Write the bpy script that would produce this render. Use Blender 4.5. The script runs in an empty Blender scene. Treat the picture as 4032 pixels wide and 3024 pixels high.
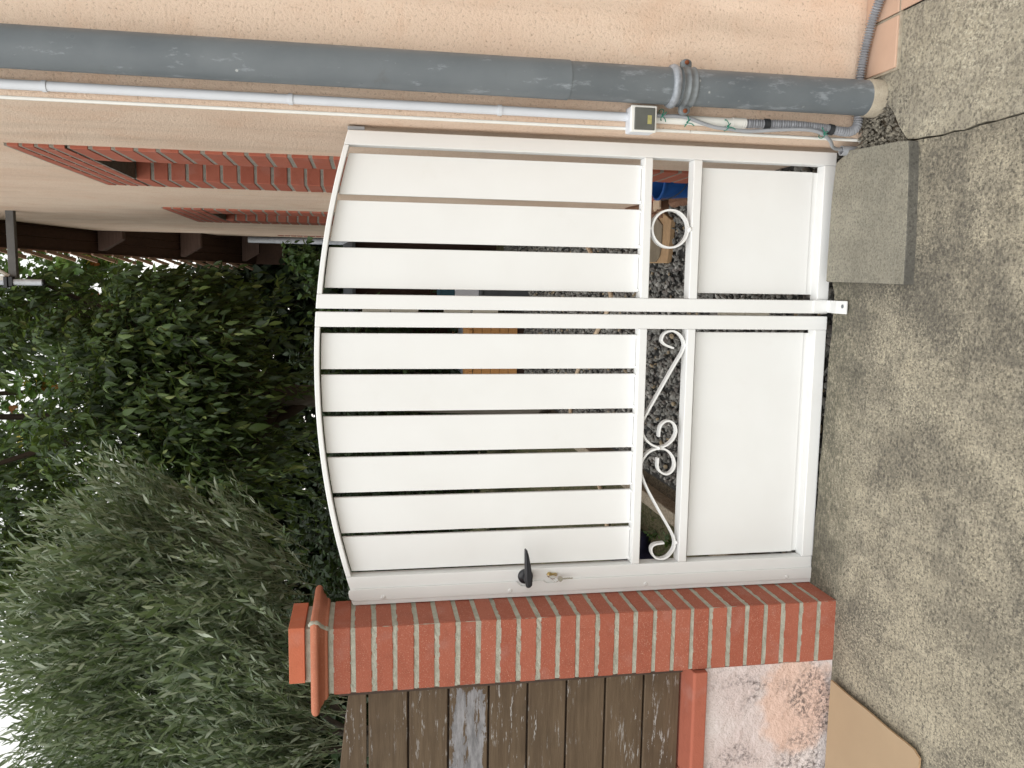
import bpy, bmesh, math, random
import numpy as np
from mathutils import Vector, Matrix, Euler

SC = bpy.context.scene
COL = SC.collection
random.seed(7)
RNG = np.random.default_rng(11)

# ------------------------------------------------------------------ camera
def cam_axes(yaw, pitch, roll):
    f = Vector((-math.sin(yaw)*math.cos(pitch), math.cos(yaw)*math.cos(pitch), -math.sin(pitch)))
    r = Vector((math.cos(yaw), math.sin(yaw), 0))
    d = f.cross(r)
    r2 = math.cos(roll)*r + math.sin(roll)*d
    d2 = -math.sin(roll)*r + math.cos(roll)*d
    return r2, d2, f
r2, d2, fw = cam_axes(math.radians(6.8913), math.radians(10.1119), math.radians(0.3321))
cd = bpy.data.cameras.new("camera")
cam = bpy.data.objects.new("camera", cd)
COL.objects.link(cam)
# the phone was held on its side: the picture's right is the world's down
m = Matrix((d2, r2, -fw)).transposed().to_4x4()
m.translation = Vector((0.08975, -2.72, 1.62088))
cam.matrix_world = m
cd.sensor_width = 36.0
cd.lens = 3260/4032*36
cd.clip_start = 0.05
cd.clip_end = 2000
SC.camera = cam

# ------------------------------------------------------------------ light
SUN_EL, SUN_AZ = math.radians(56), math.radians(202)      # azimuth clockwise from +Y
w = bpy.data.worlds.new("World")
SC.world = w
w.use_nodes = True
nt = w.node_tree
bg = nt.nodes["Background"]
sky = nt.nodes.new("ShaderNodeTexSky")
sky.sky_type = 'NISHITA'
sky.sun_disc = False
sky.sun_elevation = SUN_EL
sky.sun_rotation = SUN_AZ
sky.air_density = 4.0
sky.dust_density = 1.0
hs = nt.nodes.new("ShaderNodeHueSaturation")
hs.inputs["Saturation"].default_value = 0.12
nt.links.new(sky.outputs[0], hs.inputs["Color"])
nt.links.new(hs.outputs[0], bg.inputs[0])
bg.inputs[1].default_value = 0.15
sl = bpy.data.lights.new("sun", 'SUN')
sl.energy = 0.6
sl.angle = math.radians(55)
sl.color = (1.0, 0.985, 0.965)
so = bpy.data.objects.new("sun", sl)
COL.objects.link(so)
sd = Vector((math.sin(SUN_AZ)*math.cos(SUN_EL), math.cos(SUN_AZ)*math.cos(SUN_EL), math.sin(SUN_EL)))
so.rotation_euler = sd.to_track_quat('Z', 'Y').to_euler()
so.location = sd*30
SC.view_settings.view_transform = 'Standard'
SC.view_settings.look = 'None'
SC.view_settings.gamma = 1.0
SC.view_settings.exposure = 0.70
SC.render.engine = 'CYCLES'

# ------------------------------------------------------------------ materials
def lin(c):
    return tuple((v/12.92 if v <= .04045 else ((v+.055)/1.055)**2.4) for v in c)
def rgb(r, g, b):
    return lin((r/255, g/255, b/255)) + (1.0,)

class Mat:
    def __init__(s, name):
        s.m = bpy.data.materials.new(name)
        s.m.use_nodes = True
        s.t = s.m.node_tree
        s.b = s.t.nodes["Principled BSDF"]
        s.out = s.t.nodes["Material Output"]
        s.co = s.n("ShaderNodeTexCoord").outputs["Object"]
    def n(s, k, **kw):
        nd = s.t.nodes.new(k)
        for a, v in kw.items():
            setattr(nd, a, v)
        return nd
    def l(s, a, b):
        s.t.links.new(a, b)
    def mapped(s, scale):
        mp = s.n("ShaderNodeMapping")
        mp.inputs["Scale"].default_value = scale
        s.l(s.co, mp.inputs[0])
        return mp.outputs[0]
    def noise(s, scale, detail=4, rough=.55, vec=None, dist=0):
        nd = s.n("ShaderNodeTexNoise")
        nd.inputs["Scale"].default_value = scale
        nd.inputs["Detail"].default_value = detail
        nd.inputs["Roughness"].default_value = rough
        nd.inputs["Distortion"].default_value = dist
        s.l(vec if vec is not None else s.co, nd.inputs["Vector"])
        return nd.outputs["Fac"]
    def voro(s, scale, feature='F1', vec=None, out="Distance"):
        nd = s.n("ShaderNodeTexVoronoi")
        nd.feature = feature
        nd.inputs["Scale"].default_value = scale
        s.l(vec if vec is not None else s.co, nd.inputs["Vector"])
        return nd.outputs[out]
    def ramp(s, fac, a, b, inv=False):
        nd = s.n("ShaderNodeMapRange")
        nd.inputs["From Min"].default_value = a
        nd.inputs["From Max"].default_value = b
        if inv:
            nd.inputs["To Min"].default_value = 1
            nd.inputs["To Max"].default_value = 0
        s.l(fac, nd.inputs["Value"])
        return nd.outputs[0]
    def mul(s, a, b, op='MULTIPLY'):
        nd = s.n("ShaderNodeMath", operation=op)
        for i, v in enumerate((a, b)):
            if isinstance(v, (int, float)):
                nd.inputs[i].default_value = v
            else:
                s.l(v, nd.inputs[i])
        return nd.outputs[0]
    def mix(s, fac, a, b):
        nd = s.n("ShaderNodeMix", data_type='RGBA')
        if isinstance(fac, (int, float)):
            nd.inputs[0].default_value = fac
        else:
            s.l(fac, nd.inputs[0])
        for i, v in ((6, a), (7, b)):
            if isinstance(v, tuple):
                nd.inputs[i].default_value = v
            else:
                s.l(v, nd.inputs[i])
        return nd.outputs[2]
    def island(s):
        return s.n("ShaderNodeNewGeometry").outputs["Random Per Island"]
    def color(s, c):
        if isinstance(c, tuple):
            s.b.inputs["Base Color"].default_value = c
        else:
            s.l(c, s.b.inputs["Base Color"])
    def bump(s, h, strength=.5, dist=.01, prev=None):
        nd = s.n("ShaderNodeBump")
        nd.inputs["Strength"].default_value = strength
        nd.inputs["Distance"].default_value = dist
        s.l(h, nd.inputs["Height"])
        if prev is not None:
            s.l(prev, nd.inputs["Normal"])
        s.l(nd.outputs[0], s.b.inputs["Normal"])
        return nd.outputs[0]
    def rough(s, v, spec=.5, metal=0):
        if isinstance(v, (int, float)):
            s.b.inputs["Roughness"].default_value = v
        else:
            s.l(v, s.b.inputs["Roughness"])
        s.b.inputs["Specular IOR Level"].default_value = spec
        s.b.inputs["Metallic"].default_value = metal

def simple(name, c, rough=.5, spec=.5, metal=0, var=.12, vscale=12, bump=.0, bscale=60, bdist=.002):
    M = Mat(name)
    k = M.noise(vscale, 5, .6)
    dark = tuple(v*(1-var) for v in c[:3]) + (1,)
    lite = tuple(min(1, v*(1+var)) for v in c[:3]) + (1,)
    M.color(M.mix(M.ramp(k, .3, .7), dark, lite))
    M.rough(rough, spec, metal)
    if bump:
        M.bump(M.noise(bscale, 4), bump, bdist)
    return M.m

def m_paint():
    M = Mat("white gate paint")
    k = M.noise(3, 4)
    d = M.noise(140, 3)
    c = M.mix(M.ramp(k, .35, .7), (.735, .735, .725, 1), (.77, .775, .77, 1))
    dirt = M.mul(M.ramp(M.noise(9, 6, .7), .60, .78), .10)
    M.color(M.mix(dirt, c, (.55, .50, .42, 1)))
    M.rough(M.ramp(d, -1.2, 2.2), .45)
    M.bump(M.noise(420, 2), .06, .0006)
    return M.m

def m_stucco(name, a, b, dark, s=1.0, bs=.75):
    M = Mat(name)
    big = M.noise(1.3, 5, .6)
    c = M.mix(M.ramp(big, .35, .68), a, b)
    c = M.mix(M.mul(M.ramp(M.noise(3.7, 6, .7, dist=.6), .50, .66), .35), c, (a[0]*.93, a[1]*.80, a[2]*.70, 1))
    pit = M.noise(85*s, 6, .62)
    fine = M.noise(260*s, 4, .6)
    streak = M.noise(5, 6, .65, M.mapped((1, 1, .12)))
    c = M.mix(M.mul(M.ramp(streak, .52, .72), .30), c, dark)
    c = M.mix(M.mul(M.ramp(pit, .44, .30), .75), c, dark)
    c = M.mix(M.mul(M.ramp(fine, .56, .72), .22), c, (.78, .66, .54, 1))
    M.color(c)
    M.rough(.95, .15)
    h = M.mul(M.mul(pit, 1.0), M.mul(fine, .45), 'ADD')
    M.bump(h, bs, .012)
    return M.m

def m_brick(name, a, b, speck, frost=.5):
    M = Mat(name)
    isl = M.island()
    c = M.mix(isl, a, b)
    c = M.mix(M.mul(M.ramp(M.noise(22, 5, .65), .5, .75), .45), c, tuple(v*.72 for v in a[:3])+(1,))
    c = M.mix(M.mul(M.ramp(M.noise(9, 5), .55, .75), .30), c, (.40, .25, .22, 1))
    sp = M.ramp(M.noise(300, 2, .6), .60, .68)
    c = M.mix(M.mul(sp, frost), c, speck)
    dk = M.ramp(M.noise(240, 3, .7, M.mapped((1.1, .9, 1.3))), .30, .24)
    c = M.mix(M.mul(dk, .5), c, (.10, .04, .03, 1))
    M.color(c)
    M.rough(.86, .25)
    M.bump(M.mul(M.noise(180, 5, .6), M.mul(M.noise(16, 3), 1.4), 'ADD'), .35, .004)
    return M.m

def m_mortar(name, a, b):
    M = Mat(name)
    c = M.mix(M.ramp(M.noise(40, 5), .35, .65), a, b)
    c = M.mix(M.mul(M.ramp(M.noise(230, 3, .7), .38, .30), .75), c, (.09, .085, .07, 1))
    c = M.mix(M.mul(M.ramp(M.noise(300, 2, .7, M.mapped((1, 1.2, .9))), .64, .70), .5), c, (.62, .60, .52, 1))
    M.color(c)
    M.rough(.95, .15)
    M.bump(M.noise(200, 5, .7), .8, .006)
    return M.m

def m_concrete(name, a, b, dark, speck, s=1.0, bs=.10, patch=.75, grain=1.0, dots=.8, moss=None):
    M = Mat(name)
    big = M.noise(1.15, 6, .62, dist=.5)
    blot = M.noise(3.1, 7, .68, M.mapped((1, 1.3, 1)), .6)
    mid = M.noise(9, 6, .65, dist=.3)
    c = M.mix(M.ramp(mid, .36, .64), a, b)
    zone = M.mul(M.ramp(big, .40, .54), M.ramp(blot, .36, .56))
    gz = M.ramp(M.noise(75*s, 6, .8), .40, .56)
    c = M.mix(M.mul(M.mul(zone, patch), M.mul(M.mul(gz, .75), .25, 'ADD')), c, dark)
    blot2 = M.noise(1.9, 7, .7, M.mapped((1.25, .8, 1)), .9)
    c = M.mix(M.mul(M.mul(M.ramp(blot2, .47, .62), patch*1.1), M.mul(M.mul(gz, .8), .2, 'ADD')), c, dark)
    g3 = M.noise(26*s, 6, .72, M.mapped((1, 1.25, 1)), .5)
    c = M.mix(M.mul(M.ramp(g3, .50, .62), .50*grain), c, dark)
    g = M.noise(95*s, 5, .82)
    c = M.mix(M.mul(M.ramp(g, .50, .57), .85*grain), c, tuple(v*.60 for v in dark[:3])+(1,))
    g2 = M.noise(125*s, 5, .8, M.mapped((1.2, .85, 1)))
    c = M.mix(M.mul(M.mul(M.ramp(g2, .51, .60), .75*grain), M.ramp(zone, 1.1, .1)), c, speck)
    st = M.noise(14, 6, .7, M.mapped((1, .22, 1)), .4)
    c = M.mix(M.mul(M.ramp(st, .50, .64), .30*grain), c, dark)
    st2 = M.noise(17, 6, .7, M.mapped((.9, .25, 1)), .3)
    c = M.mix(M.mul(M.ramp(st2, .56, .72), .22*grain), c, speck)
    v = M.voro(52*s, vec=M.mapped((1, 1.15, 1)))
    v2 = M.voro(21*s)
    sel = M.mul(M.ramp(zone, .05, .4), M.ramp(M.noise(60, 2), .40, .46))
    c = M.mix(M.mul(M.mul(M.ramp(v, .36, .22), sel), dots*.55), c, tuple(v_*.42 for v_ in dark[:3])+(1,))
    c = M.mix(M.mul(M.mul(M.ramp(v2, .16, .11), M.ramp(M.noise(14, 3), .54, .60)), dots*.6), c, (.06, .055, .06, 1))
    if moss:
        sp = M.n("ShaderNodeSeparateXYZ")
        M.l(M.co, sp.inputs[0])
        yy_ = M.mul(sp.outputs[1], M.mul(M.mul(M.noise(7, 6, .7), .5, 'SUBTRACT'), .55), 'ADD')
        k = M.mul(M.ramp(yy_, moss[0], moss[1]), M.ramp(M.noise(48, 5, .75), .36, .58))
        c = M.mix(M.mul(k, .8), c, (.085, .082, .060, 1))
    M.color(c)
    M.rough(.93, .2)
    h = M.mul(g, M.mul(g3, 1.2), 'ADD')
    M.bump(h, bs, .008)
    return M.m

def m_wood(name, base, alt, flake, amount, axis='X', s=1.0, worn=None):
    M = Mat(name)
    sc = {'X': (1.6, 14, 26), 'Y': (14, 1.6, 26), 'Z': (14, 26, 1.6)}[axis]
    sc = tuple(v*s for v in sc)
    grain = M.noise(3.0, 7, .65, M.mapped(sc))
    fine = M.noise(14.0, 6, .7, M.mapped(sc))
    c = M.mix(M.ramp(grain, .35, .68), base, alt)
    c = M.mix(M.mul(M.ramp(M.noise(5, 4), .5, .7), .35), c, tuple(v*.6 for v in base[:3])+(1,))
    a = 8.5 if axis == 'X' else 8
    fl = M.noise(a, 8, .72, M.mapped(tuple((v*1.0 if v < 3*s else v*.40) for v in sc)))
    zone = M.ramp(M.noise(4.5, 4, .6), .42, .62)
    f = M.mul(M.ramp(fl, .66-amount*.20, .70-amount*.20), M.mul(zone, 1.0))
    c = M.mix(f, c, flake)
    if worn:
        x0, x1, z0, z1, col = worn
        sep = M.n("ShaderNodeSeparateXYZ")
        M.l(M.co, sep.inputs[0])
        wob = M.mul(M.mul(M.noise(30, 6, .7, M.mapped((.6, 1, 1.6))), .5, 'SUBTRACT'), .075)
        zz = M.mul(sep.outputs[2], wob, 'ADD')
        zz2 = M.mul(sep.outputs[2], M.mul(wob, 1.6), 'SUBTRACT')
        xx = M.mul(sep.outputs[0], M.mul(wob, 1.5), 'ADD')
        k = M.mul(M.ramp(zz, z0, z0+.003), M.ramp(zz2, z1-.003, z1, True))
        k = M.mul(k, M.ramp(xx, x1-.004, x1, True))
        hole = M.ramp(M.noise(11, 7, .72, M.mapped((.5, 1, 3.2))), .545, .575, True)
        k = M.mul(k, hole)
        pc = M.mix(M.ramp(M.noise(24, 6, .7, M.mapped((.5, 1, 2.4))), .38, .62), col, tuple(v*.5 for v in col[:3])+(1,))
        c = M.mix(k, c, pc)
        M.l(M.mul(M.mul(k, -.5), fine, 'ADD'), s_bump(M, fine))
    M.color(c)
    M.rough(.72, .3)
    if not worn:
        M.bump(M.mul(fine, M.mul(f, .35), 'ADD'), .35, .003)
    return M.m
def s_bump(M, h):
    nd = M.n("ShaderNodeBump")
    nd.inputs["Strength"].default_value = .4
    nd.inputs["Distance"].default_value = .003
    M.l(nd.outputs[0], M.b.inputs["Normal"])
    return nd.inputs["Height"]

def m_leaf(name, cols, trans=.35, rough=.42, spec=.4):
    M = Mat(name)
    isl = M.island()
    cr = M.n("ShaderNodeValToRGB")
    e = cr.color_ramp.elements
    cr.color_ramp.interpolation = 'CONSTANT'
    e[0].position = 0
    e[0].color = cols[0][1]
    e[1].position = cols[1][0]
    e[1].color = cols[1][1]
    for p, c in cols[2:]:
        x = e.new(p)
        x.color = c
    M.l(isl, cr.inputs[0])
    geo = M.n("ShaderNodeNewGeometry")
    c = M.mix(M.mul(M.ramp(M.noise(60, 3), .3, .7), .3), cr.outputs[0], (.02, .03, .012, 1))
    M.color(c)
    M.rough(rough, spec)
    tr = M.n("ShaderNodeBsdfTranslucent")
    M.l(M.mix(.5, cr.outputs[0], (.16, .22, .03, 1)), tr.inputs[0])
    mx = M.n("ShaderNodeMixShader")
    mx.inputs[0].default_value = trans
    M.l(M.b.outputs[0], mx.inputs[1])
    M.l(tr.outputs[0], mx.inputs[2])
    M.l(mx.outputs[0], M.out.inputs[0])
    return M.m

def m_pipe(lo=.60, amt=.55):
    M = Mat("grey zinc downpipe")
    c = M.mix(M.ramp(M.noise(3, 5), .35, .65), (.115, .132, .145, 1), (.16, .178, .19, 1))
    st = M.ramp(M.noise(26, 7, .72, M.mapped((1, 1, .35))), lo, lo+.10)
    c = M.mix(M.mul(st, amt), c, (.34, .37, .40, 1))
    sp = M.ramp(M.voro(24), .12, .07)
    c = M.mix(M.mul(M.mul(sp, M.ramp(M.noise(8), .55, .62)), .7), c, (.50, .50, .49, 1))
    c = M.mix(M.mul(M.ramp(M.noise(10, 6, .7), .62, .75), .35), c, (.10, .09, .08, 1))
    M.color(c)
    M.rough(M.ramp(M.noise(18, 4), -.2, 1.5), .35)
    M.bump(M.noise(90, 4), .12, .002)
    return M.m

def m_pinkwall():
    M = Mat("flaking pink render")
    c = M.mix(M.ramp(M.noise(4, 5, .6), .38, .62), (.58, .485, .465, 1), (.67, .60, .585, 1))
    # an orange round patch where the topcoat has gone
    sep = M.n("ShaderNodeSeparateXYZ")
    M.l(M.co, sep.inputs[0])
    wob = M.mul(M.mul(M.noise(14, 5, .6), .5, 'SUBTRACT'), .12)
    dx = M.mul(M.mul(sep.outputs[0], .545, 'SUBTRACT'), .72)
    dz = M.mul(sep.outputs[2], .13, 'SUBTRACT')
    d = M.mul(M.mul(dx, dx), M.mul(dz, dz), 'ADD')
    d = M.mul(M.mul(d, .5, 'POWER'), wob, 'ADD')
    c = M.mix(M.mul(M.ramp(d, .15, .115), .55), c, (.66, .40, .28, 1))
    g = M.noise(75, 6, .72)
    zone = M.ramp(M.noise(5.5, 5, .65, dist=.5), .47, .62)
    c = M.mix(M.mul(M.ramp(g, .44, .58), M.mul(zone, .85)), c, (.085, .075, .075, 1))
    c = M.mix(M.mul(M.ramp(g, .60, .70), .35), c, (.35, .20, .12, 1))
    M.color(c)
    M.rough(.95, .15)
    M.bump(M.mul(M.noise(60, 6, .65), M.mul(M.noise(170, 4), .4), 'ADD'), .8, .010)
    return M.m

MT = {}
MT['paint'] = m_paint()
MT['stucco'] = m_stucco("peach stucco", (.71, .535, .415, 1), (.78, .625, .50, 1), (.34, .24, .17, 1), 1.25, .5)
MT['brick'] = m_brick("red pillar brick", (.295, .083, .050, 1), (.34, .106, .066, 1), (.62, .38, .28, 1), .55)
MT['brick2'] = m_brick("red door surround brick", (.34, .098, .062, 1), (.38, .12, .077, 1), (.5, .24, .18, 1), .2)
MT['terra'] = m_brick("terracotta moulding", (.40, .145, .085, 1), (.43, .16, .095, 1), (.60, .36, .25, 1), .5)
MT['terra2'] = m_brick("smooth terracotta", (.45, .130, .068, 1), (.46, .14, .075, 1), (.55, .28, .2, 1), .1)
MT['terra3'] = m_brick('dull terracotta sill', (.33, .098, .060, 1), (.35, .108, .068, 1), (.45, .22, .16, 1), .15)
MT['mortar'] = m_mortar("grey mortar", (.33, .325, .265, 1), (.43, .42, .35, 1))
MT['mortar2'] = m_mortar("weathered mortar", (.25, .235, .20, 1), (.33, .31, .27, 1))
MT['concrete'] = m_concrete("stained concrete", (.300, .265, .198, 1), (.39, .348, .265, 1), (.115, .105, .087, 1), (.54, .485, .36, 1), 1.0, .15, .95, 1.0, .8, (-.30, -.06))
MT['concrete2'] = m_concrete("pale concrete apron", (.33, .295, .22, 1), (.40, .362, .28, 1), (.19, .172, .14, 1), (.56, .52, .41, 1), 1.0, .15, .5)
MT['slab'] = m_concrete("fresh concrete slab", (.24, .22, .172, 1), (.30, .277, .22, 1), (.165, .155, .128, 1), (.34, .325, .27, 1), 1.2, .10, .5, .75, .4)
MT['slabside'] = m_concrete('darker slab edge', (.105, .10, .085, 1), (.15, .142, .122, 1), (.10, .095, .085, 1), (.26, .25, .22, 1), 1.3, .1, .5, .6)
MT['tile'] = simple("peach floor tile", (.50, .335, .245, 1), .6, .35, 0, .08, 5, .15, 70)
MT['cement'] = m_mortar("tile grout", (.36, .31, .24, 1), (.44, .385, .30, 1))
MT['rubble'] = m_concrete('crumbled mortar', (.27, .24, .185, 1), (.38, .34, .265, 1), (.11, .10, .085, 1), (.42, .38, .31, 1), 1.0, .6)
MT['pipe'] = m_pipe()
MT['pipelow'] = m_pipe(.55, .5)
MT['lead'] = simple("soldered zinc ring", (.30, .32, .35, 1), .45, .5, .3, .35, 30, .4, 60, .004)
MT['zinc'] = simple("dull zinc bracket", (.17, .185, .195, 1), .5, .5, .3, .3, 24, .25, 50)
MT['pvc'] = simple("pale grey conduit plastic", (.60, .62, .66, 1), .4, .45, 0, .05, 6)
MT['pvcw'] = simple("white plastic bead", (.74, .73, .69, 1), .45, .4, 0, .06, 8)
MT['pvcg'] = simple("mid grey plastic", (.30, .31, .33, 1), .45, .4, 0, .1, 20)
MT['hose'] = simple("grey corrugated hose plastic", (.27, .275, .295, 1), .5, .4, 0, .12, 20)
MT['black'] = simple("black plastic", (.012, .013, .017, 1), .38, .5, 0, .2, 30)
MT['darkring'] = simple("dark cable ring", (.03, .032, .036, 1), .5, .4, 0, .2, 30)
MT['lid'] = simple("dark grey junction box lid", (.105, .108, .098, 1), .35, .5, 0, .12, 18)
MT['label'] = simple("yellowed sticker", (.36, .33, .13, 1), .6, .3, 0, .2, 60)
MT['tie'] = simple("green tie wire", (.02, .19, .13, 1), .5, .4, 0, .2, 40)
MT['rust'] = simple("rusty screw", (.22, .07, .03, 1), .8, .3, .2, .3, 90)
MT['brass'] = simple("brass lock", (.50, .37, .16, 1), .28, .5, .9, .1, 60)
MT['steel'] = simple("nickel key", (.55, .53, .49, 1), .25, .5, .95, .08, 60)
MT['cream'] = simple("cream hinge", (.66, .60, .50, 1), .45, .4, 0, .05, 20)
MT['fence'] = m_wood("worn brown fence board", (.080, .053, .031, 1), (.122, .085, .052, 1), (.38, .37, .36, 1), .40)
MT['fencedk'] = m_wood("dark brown batten", (.055, .036, .026, 1), (.08, .055, .04, 1), (.25, .24, .23, 1), .1, 'Z')
MT['fencepeel'] = m_wood("peeled fence board", (.080, .053, .031, 1), (.122, .085, .052, 1), (.40, .40, .40, 1), .35, 'X', 1.0,
                         (-4.0, .640, .697, .813, (.27, .265, .275, 1)))
MT['pink'] = m_pinkwall()
MT['card'] = simple("brown cardboard", (.36, .262, .168, 1), .85, .2, 0, .06, 3, .08, 8, .01)
MT['cardedge'] = simple("cardboard corrugation", (.40, .27, .16, 1), .9, .15, 0, .3, 200)
MT['soffit'] = m_wood("dark stained soffit", (.060, .032, .022, 1), (.085, .047, .033, 1), (.05, .03, .02, 1), .0, 'Y')
MT['purlin'] = m_wood('purlin end grain', (.10, .062, .05, 1), (.14, .09, .072, 1), (.2, .14, .1, 1), .0, 'X')
MT['rooftile'] = m_brick("weathered roof tile", (.52, .33, .24, 1), (.58, .39, .29, 1), (.5, .4, .3, 1), .2)
MT['shutter'] = m_wood("dark brown shutter", (.035, .017, .011, 1), (.055, .028, .018, 1), (.1, .06, .04, 1), .0, 'Z')
MT['mast'] = simple("galvanised steel", (.52, .55, .60, 1), .4, .5, .0, .15, 25)
MT['steelgrey'] = simple("grey painted steel arm", (.115, .112, .108, 1), .5, .4, 0, .15, 20)
MT['mastwhite'] = simple("off white tube", (.60, .57, .52, 1), .5, .4, 0, .06, 10)
MT['soil'] = m_concrete("bare soil", (.10, .078, .052, 1), (.14, .115, .08, 1), (.055, .042, .03, 1), (.22, .18, .13, 1), .8, .8)
MT['grassground'] = m_concrete("mossy lawn soil", (.085, .085, .045, 1), (.15, .12, .075, 1), (.05, .06, .025, 1), (.24, .19, .12, 1), .6, .8)
MT['kerb'] = m_concrete("weathered kerb", (.36, .30, .225, 1), (.43, .37, .285, 1), (.24, .195, .145, 1), (.5, .45, .37, 1), 1.0, .4, .3)
MT['slate'] = m_concrete("dark ground cloth", (.045, .045, .043, 1), (.065, .063, .06, 1), (.03, .03, .03, 1), (.15, .15, .15, 1), 1.0, .5, .3)
MT['navy'] = simple("navy tarpaulin", (.010, .012, .035, 1), .6, .35, 0, .3, 8, .3, 20, .01)
MT['blue'] = simple("blue bucket plastic", (.012, .075, .27, 1), .4, .45, 0, .12, 8)
MT['log'] = m_wood("split firewood", (.16, .075, .045, 1), (.26, .15, .095, 1), (.42, .30, .2, 1), .2, 'X')
MT['pine'] = m_wood("fresh pine boards", (.56, .27, .09, 1), (.64, .34, .13, 1), (.70, .45, .22, 1), .0, 'Y')
MT['palewood'] = m_wood("pale split lath", (.55, .42, .29, 1), (.63, .50, .36, 1), (.7, .6, .45, 1), .1, 'Z')
MT['sheet'] = simple("bluish plastic sheet", (.26, .29, .34, 1), .5, .4, 0, .08, 6)
MT['whiteplastic'] = simple("white tub plastic", (.62, .64, .70, 1), .4, .45, 0, .05, 6)
MT['teal'] = simple("teal crate plastic", (.02, .075, .11, 1), .5, .4, 0, .2, 10)
MT['bin'] = simple("dark grey bin plastic", (.075, .082, .09, 1), .5, .4, 0, .2, 8)
MT['shed'] = m_wood("dark brown shed boards", (.032, .016, .011, 1), (.05, .026, .018, 1), (.1, .06, .04, 1), .0, 'Z')
MT['flag'] = simple("weathered curved roof tile", (.22, .185, .135, 1), .8, .25, 0, .25, 9, .3, 40, .004)
MT['flagedge'] = simple("sandy tile edge", (.42, .28, .16, 1), .85, .2, 0, .15, 30, .3, 80)
MT['bark'] = m_wood("olive bark", (.075, .062, .048, 1), (.13, .115, .095, 1), (.2, .19, .17, 1), .2, 'Z')
MT['twig'] = simple("grey green twig", (.23, .26, .16, 1), .7, .3, 0, .2, 30)
MT['twigb'] = simple("brown twig", (.040, .027, .018, 1), .7, .3, 0, .2, 30)
MT['vine'] = m_leaf("climber leaf", [(0, (.05, .10, .03, 1)), (.5, (.075, .14, .04, 1)), (.85, (.10, .18, .05, 1))])
MT['cherry'] = m_leaf("broad green leaf", [(0, (.022, .044, .012, 1)), (.25, (.038, .072, .018, 1)), (.5, (.060, .108, .026, 1)),
                      (.70, (.085, .145, .036, 1)), (.85, (.13, .195, .050, 1)), (.955, (.23, .28, .085, 1)), (.997, (.40, .13, .03, 1))], .35, .50, .4)
MT['maple'] = m_leaf("maple leaf", [(0, (0.056, 0.119, 0.028, 1)), (.3, (0.084, 0.168, 0.039, 1)), (.6, (0.119, 0.217, 0.049, 1)),
                     (.85, (0.168, 0.266, 0.056, 1)), (.96, (0.630, 0.504, 0.084, 1)), (.985, (0.420, 0.126, 0.042, 1))], .45)
MT['olive'] = m_leaf("olive leaf", [(0, (.10, .145, .075, 1)), (.20, (.155, .21, .118, 1)), (.45, (.235, .300, .185, 1)),
                     (.68, (.35, .42, .29, 1)), (.86, (.52, .58, .45, 1)), (.997, (.60, .36, .04, 1))], .32, .36, .6)
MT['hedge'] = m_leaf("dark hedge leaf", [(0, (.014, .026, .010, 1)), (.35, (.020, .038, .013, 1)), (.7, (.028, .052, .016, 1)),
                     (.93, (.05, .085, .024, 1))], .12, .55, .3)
MT['grass'] = m_leaf("grass blade", [(0, (.06, .09, .025, 1)), (.35, (.09, .12, .035, 1)), (.65, (.20, .17, .09, 1)), (.85, (.30, .25, .15, 1))], .25, .6)
def m_gravel():
    M = Mat("grey gravel stone")
    isl = M.island()
    cr = M.n("ShaderNodeValToRGB")
    e = cr.color_ramp.elements
    cr.color_ramp.interpolation = 'CONSTANT'
    for i, (p, c) in enumerate([(0, (.20, .197, .185, 1)), (.3, (.27, .265, .245, 1)), (.6, (.34, .335, .31, 1)), (.82, (.23, .21, .195, 1)), (.93, (.42, .34, .23, 1)), (.97, (.50, .49, .46, 1))]):
        if i < 2:
            e[i].position = p
            e[i].color = c
        else:
            e.new(p).color = c
    M.l(isl, cr.inputs[0])
    M.color(M.mix(M.mul(M.ramp(M.noise(180, 4), .4, .65), .35), cr.outputs[0], (.05, .05, .05, 1)))
    M.rough(.85, .25)
    M.bump(M.noise(220, 4), .3, .003)
    return M.m
MT['gravel'] = m_gravel()

# ------------------------------------------------------------------ building helpers
def root_loc(o):
    v = Vector((0, 0, 0))
    while o is not None:
        v += o.location
        o = o.parent
    return v

def obj(name, bm, mats, parent=None, smooth=False, label=None, kind=None):
    me = bpy.data.meshes.new(name)
    if isinstance(bm, bmesh.types.BMesh):
        bmesh.ops.recalc_face_normals(bm, faces=bm.faces[:])
        if parent is not None:
            bmesh.ops.translate(bm, verts=bm.verts[:], vec=-root_loc(parent))
        if smooth:
            for e in bm.edges:
                if len(e.link_faces) == 2 and e.calc_face_angle(0) > 1.0:
                    e.smooth = False
        bm.to_mesh(me)
        bm.free()
        if smooth:
            me.polygons.foreach_set('use_smooth', [True]*len(me.polygons))
    else:
        v, f, mi = bm
        v = np.asarray(v, dtype=np.float32)
        if parent is not None:
            v = v - np.array(root_loc(parent), dtype=np.float32)
        fill_mesh(me, v, f, mi, smooth)
    for mm in (mats if isinstance(mats, (list, tuple)) else [mats]):
        me.materials.append(MT[mm])
    o = bpy.data.objects.new(name, me)
    COL.objects.link(o)
    if parent is not None:
        o.parent = parent
    if label:
        o['label'] = label
    if kind:
        o['kind'] = kind
    return o

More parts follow.
